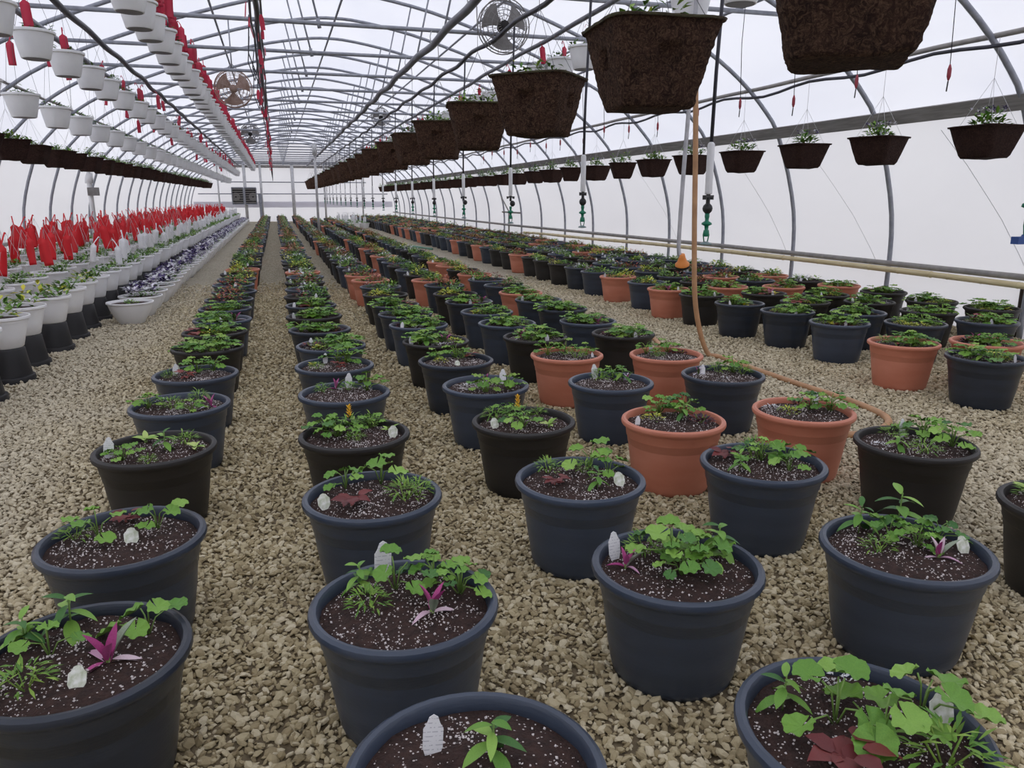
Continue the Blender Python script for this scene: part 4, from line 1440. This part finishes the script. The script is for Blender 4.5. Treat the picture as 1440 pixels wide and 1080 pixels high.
for k, y in enumerate((8.6, 9.7, 10.6, 11.9, 13.0)):
    x0 = -.12 - .03 * (k % 2)
    obj('drip_loop', MB().tube([(x0, y, 3.15), (x0 - .03, y + .02, 2.8 + .08 * (k % 3)), (x0 + .03, y + .1, 2.62 + .08 * (k % 3)), (x0 + .06, y + .15, 2.85), (x0 + .05, y + .2, 3.15)], .006, 4).mesh('drip_loop', [M_blackpipe]), dl)
# short drippers with red weights
rr = random.Random(31)
for k in range(16):
    y = 4.75 + .86 * k + rr.uniform(-.1, .1)
    zb = 2.22 + rr.uniform(-.03, .08)
    o = obj('hanging_dripper', MB().tube([(4.62, y, zprof(4.62) - .06), (4.60, y + .01, 2.9), (4.62, y, zb + .1)], .004, 4).mesh('line', [M_blackpipe]))
    tag(o, ('thin dripper line with red weight, %s from the camera before the right film' % ORD[k]) if k < 6 else 'thin dripper line with red weight past the sixth, right side', 'dripper', 'drippers before the right film')
    obj('weight', MB().lathe([(0, 0), (.006, .005), (.014, .03), (.014, .08), (.005, .11), (0, .11)], 8).mesh('weight', [mat('dull_red', (150, 52, 66), .5)]), o, (4.62, y, zb))
    obj('tip', MB().tube([(4.62, y, zb), (4.615, y, zb - .07)], .005, 5).mesh('tip', [M_black]), o)
obj('purlin', MB().tube([(4.62, YN + .1, zprof(4.62) - .05), (4.62, YF - .1, zprof(4.62) - .05)], .016, 6).mesh('purlin', [M_steel]), ceiling)

# ---------------------------------------------------------------- drop sprinklers
wt_me = MB().lathe([(0, 0), (.020, 0), (.022, .006), (.022, .29), (.018, .30), (.006, .31), (0, .31)], 12).mesh('weight', [M_white])
cn = MB()
cn.box((0, 0, -.012), (.095, .022, .014))
cn.box((-.04, 0, -.022), (.014, .022, .02)).box((.04, 0, -.022), (.014, .022, .02))
cn.tube([(0, 0, 0), (0, 0, -.06)], .013, 8)
cn_me = cn.mesh('connector', [M_black], False)
ball = MB().lathe([(0, -.034), (.014, -.030), (.027, -.016), (.031, 0), (.027, .016), (.014, .030), (0, .034)], 14).mesh('check_valve', [M_black])
sp = MB()
sp.lathe([(0, 0), (.014, 0), (.015, -.02), (.012, -.03), (.012, -.045), (.030, -.056), (.032, -.066), (.013, -.075), (.011, -.10), (.017, -.104), (.017, -.135), (.010, -.14), (0, -.14)], 12)
sp.tube([(-.014, 0, -.10), (-.02, 0, -.13), (-.012, 0, -.17)], .004, 5).tube([(.014, 0, -.10), (.02, 0, -.13), (.012, 0, -.17)], .004, 5)
sp_me = sp.mesh('sprinkler', [M_green_pl])
ds_me = MB().lathe([(0, 0), (.012, 0), (.034, -.010), (.036, -.018), (.008, -.022), (0, -.022)], 12).mesh('spreader', [mat('grey_spreader', (120, 140, 140), .4)])
ds_blue = MB().box((0, 0, -.012), (.11, .03, .026)).lathe([(0, .01), (.016, .008), (.02, 0)], 8).mesh('spreader', [M_blue_pl], False)
for k in range(20):
    y = [2.13, 4.30, 6.36, 8.54, 10.85][k] if k < 5 else 10.85 + 2.15 * (k - 4)
    if y > 46:
        break
    z = 1.42 + [.13, 0, .03, 0, 0][k] if k < 5 else 1.40
    o = obj('hanging_sprinkler', MB().tube([(.05, .02, ZP - .03 - z), (.03, .01, ZP - z - .5), (.005, 0, .7), (0, 0, .28)], .011, 6).mesh('drop_tube', [M_blackpipe]), None, (2.55, y, z))
    tag(o, ('drop sprinkler on black tube with white weight, %s from the camera' % ORD[k]) if 0 < k < 10 else ('drop sprinkler with a blue spreader, cut off by the right edge' if k == 0 else 'drop sprinkler with white weight past the tenth in its line'), 'sprinkler', 'drop sprinklers over the aisle')
    obj('weight', wt_me, o, (0, 0, 0) if k else (0, 0, .03))
    obj('connector', cn_me, o, (0, 0, 0), (0, 0, .3 + (k % 3) * .2))
    obj('check_valve', ball, o, (.022 if k in (3, 4) else 0, 0, -.085))
    obj('sprinkler', sp_me, o, (0, 0, -.115))
    obj('spreader', ds_blue if k == 0 else ds_me, o, (0, 0, -.285))

# ---------------------------------------------------------------- circulation fans
def fan(x, y, z, rad, rust, lab):
    t = bpy.data.objects.new('ceiling_fan', None)
    COL.objects.link(t)
    t.location = (x, y, z)
    t.name = 'circulation_fan'
    tag(t, lab, 'fan', 'circulation fans under the roof')
    m = MB()
    ringp = lambda R, yy, n=28: [(R * math.cos(2 * PI * k / n), yy, R * math.sin(2 * PI * k / n)) for k in range(n + 1)]
    for yy in (-.09, .09):
        for q in (.35, .55, .75, .9, 1.0):
            m.tube(ringp(rad * q, yy * (1.15 - .5 * q * q)), .0035 if q < 1 else .007, 4, caps=False)
        for k in range(18):
            a = 2 * PI * k / 18
            m.tube([(rad * .2 * math.cos(a), yy * 1.13, rad * .2 * math.sin(a)), (rad * math.cos(a), yy * .65, rad * math.sin(a))], .003, 4, caps=False)
    obj('cage', m.mesh('cage', [M_fan if not rust else M_fan_rust]), t)
    b = MB()
    for k in range(3):
        a = 2 * PI * k / 3 + .5
        vs, fs = [], []
        for i in range(7):
            q = i / 6
            for j in range(5):
                aa = a + (j / 4 - .5) * 1.35 * (.55 + .45 * q)
                R_ = rad * (.18 + .70 * q)
                vs.append((R_ * math.cos(aa), .05 * (j / 4 - .5), R_ * math.sin(aa)))
        for i in range(6):
            for j in range(4):
                o_ = i * 5 + j
                fs.append((o_, o_ + 1, o_ + 6, o_ + 5))
        obj('blade', MB().add(vs, fs).mesh('blade', [M_fan if not rust else M_fan_rust]), t)
    obj('motor', MB().lathe([(0, -.1), (.05, -.1), (.06, -.08), (.06, .06), (0, .07)], 14).mesh('motor', [M_dark if not rust else M_fan_rust]), t, (0, 0, 0), (PI / 2, 0, 0))
    obj('bracket', MB().tube([(0, .05, rad), (0, .05, zprof(x) - z - .02)], .012, 6).tube([(-.12, .05, rad * .9), (0, .05, rad + .1), (.12, .05, rad * .9)], .008, 5).mesh('bracket', [M_steel]), t)
fan(2.72, 9.4, 3.36, .30, False, 'grey cage fan among the pipes above the third big basket')
fan(-.52, 14, 3.12, .29, True, 'rusty cage fan beside the packed row of white baskets')
fan(-.58, 26, 3.30, .30, False, 'second cage fan behind the rusty one, left of the drip line')
fan(3.30, 25, 3.80, .28, False, 'distant grey cage fan over the centre row of baskets')

# ---------------------------------------------------------------- exhaust fans in the far wall
for k, x in enumerate((-2.05, -1.33)):
    t = bpy.data.objects.new('exhaust_fan', None)
    COL.objects.link(t)
    t.location = (x, YF - .55, 1.5)
    tag(t, 'dark louvred exhaust fan in the far wall, %s one' % ('left' if k == 0 else 'right'), 'fan', 'exhaust fans in the far wall')
    f_ = MB()
    w, h = .64, .94
    for dx in (-w / 2, w / 2):
        f_.box((dx, 0, 0), (.05, .2, h))
    for dz in (-h / 2, h / 2):
        f_.box((0, 0, dz), (w, .2, .06))
    obj('frame', f_.mesh('frame', [M_steel], False), t)
    obj('back', MB().box((0, .12, 0), (w, .02, h)).mesh('back', [M_dark], False), t)
    for q in range(7):
        obj('slat', MB().box((0, -.02, -h / 2 + .1 + q * .125), (w - .06, .02, .05), M=None).mesh('slat', [M_steel_dark], False), t)
    obj('blade', MB().lathe([(.24, 0), (.2, .02), (.07, .02), (.05, 0)], 16).mesh('blade', [M_fan]), t, (.12 if k else -.12, .06, -.05), (PI / 2, 0, 0))
tag(obj('control_box', MB().box((-.82, YF - .5, 1.35), (.2, .14, .5)).tube([(-.82, YF - .5, 1.1), (-.82, YF - .5, 0)], .08, 6).mesh('control_box', [M_steel], False)), 'grey control box on a post right of the exhaust fans', 'box')

# ---------------------------------------------------------------- bamboo rail lashed along the right wall
xb = CX + 5.80
y, k = 2.2, 0
for (ya, yb_) in ((2.0, 7.2), (7.0, 9.9), (9.7, 14.6), (14.4, 18.6), (18.4, 22.2)):
    m = MB()
    P, R_ = [], []
    n = int((yb_ - ya) / .42)
    for i in range(n + 1):
        yy = ya + (yb_ - ya) * i / n
        for d, q in ((-.012, 1), (0, 1.13), (.012, 1)):
            P.append((xb, yy + d, .552 - .0137 * max(0, yy - 11) + .006 * math.sin(yy)))
            R_.append(.036 * q * (1 - .12 * ((yy - ya) / (yb_ - ya))))
    m.tube(P, R_, 10)
    o = obj('bamboo_pole', m.mesh('bamboo_pole', [M_bamboo]))
    tag(o, 'pale bamboo pole lashed along the right wall posts, %s from the camera' % ORD[k], 'pole', 'bamboo poles of the right wall')
    k += 1

tag(obj('wooden_post', MB().tube([(7.22, 5.95, 0), (7.21, 5.95, .5)], [.05, .045], 8).mesh('wooden_post', [mat('dark_wood', (62, 48, 40), .9, (44, 34, 30), 8)])), 'short dark wooden post under the bamboo rail near the right edge', 'post')
# ---------------------------------------------------------------- hose and watering wand
P = smooth_path([(3.24, 5.98, 3.35), (3.33, 6.0, 2.9), (3.40, 6.0, 2.0), (3.45, 6.0, 1.0), (3.50, 6.0, .45), (3.63, 6.0, .06), (3.70, 5.86, .022), (3.71, 5.24, .022), (3.72, 4.79, .022), (3.75, 4.24, .022), (3.68, 3.86, .022), (3.45, 3.66, .022), (3.18, 3.63, .022), (3.03, 3.9, .022), (3.0, 4.32, .022), (3.12, 5.0, .022), (3.35, 6.2, .022), (3.60, 7.1, .022), (3.4, 7.6, .022)], 5)
tag(obj('garden_hose', MB().tube(P, .023, 8).mesh('garden_hose', [M_hose])), 'tan hose hanging from the roof and snaking over the gravel', 'hose')
w = obj('hanging_wand', MB().tube(smooth_path([(3.13, 5.6, 3.2), (3.11, 5.6, 2.17), (3.09, 5.6, 1.6), (3.08, 5.6, 1.01), (3.11, 5.59, .945)], 4), .017, 8).mesh('wand_tube', [M_alu]))
tag(w, 'aluminium watering wand hanging beside the tan hose', 'wand')
obj('spray_head', MB().lathe([(0, .03), (.022, .03), (.028, .0), (.040, -.035), (.058, -.055), (.058, -.07)], 16).mesh('spray_head', [M_orange]), w, (3.11, 5.59, .93), (.3, -.25, 0))
obj('rose', MB().lathe([(.060, -.064), (.061, -.082), (.05, -.086), (0, -.088)], 16).mesh('rose', [M_black]), w, (3.11, 5.59, .93), (.3, -.25, 0))
obj('valve', MB().tube([(3.12, 5.6, 2.70), (3.12, 5.6, 2.52)], .034, 8).box((3.155, 5.58, 2.61), (.06, .03, .03)).mesh('valve', [M_black]), w)
tag(obj('green_hose', MB().tube(smooth_path([(3.2, 27.5, .02), (3.5, 25, .02), (3.65, 22.8, .02), (4.0, 21.6, .02), (4.05, 21.2, .02), (3.8, 22.6, .02)], 4), .03, 6).mesh('green_hose', [mat('green_hose', (96, 146, 122), .5)])), 'pale green hose lying far down the wide aisle', 'hose')
# white riser with valve at the left wall
v_ = obj('water_riser', MB().tube([(-4.44, 22.2, 0), (-4.44, 22.2, 2.05), (-4.30, 22.2, 2.25)], .06, 8).tube([(-4.44, 22.2, 1.75), (-4.44, 22.2, 2.0)], .1, 8).mesh('water_riser', [M_white]))
tag(v_, 'white plastic water riser against the left film wall', 'pipe')
obj('valve', MB().box((-4.36, 22.15, 1.55), (.24, .18, .2)).mesh('valve', [M_fan], False), v_)
# two fallen leaves on the gravel near the first pot
for k, (x, y, rz) in enumerate(((.62, 1.92, .9), (.66, 1.86, .6))):
    tag(obj('dry_leaf', lance_leaf(.34, 5, .1).mesh('dry_leaf', [mat('dry_leaf', (214, 204, 176), .8)]), None, (x, y, .022), (0.05, 0, rz), .05),
        'pale dry leaf on the gravel, %s of two beside the labelled navy pot' % ('farther' if k == 0 else 'nearer'), 'leaf')
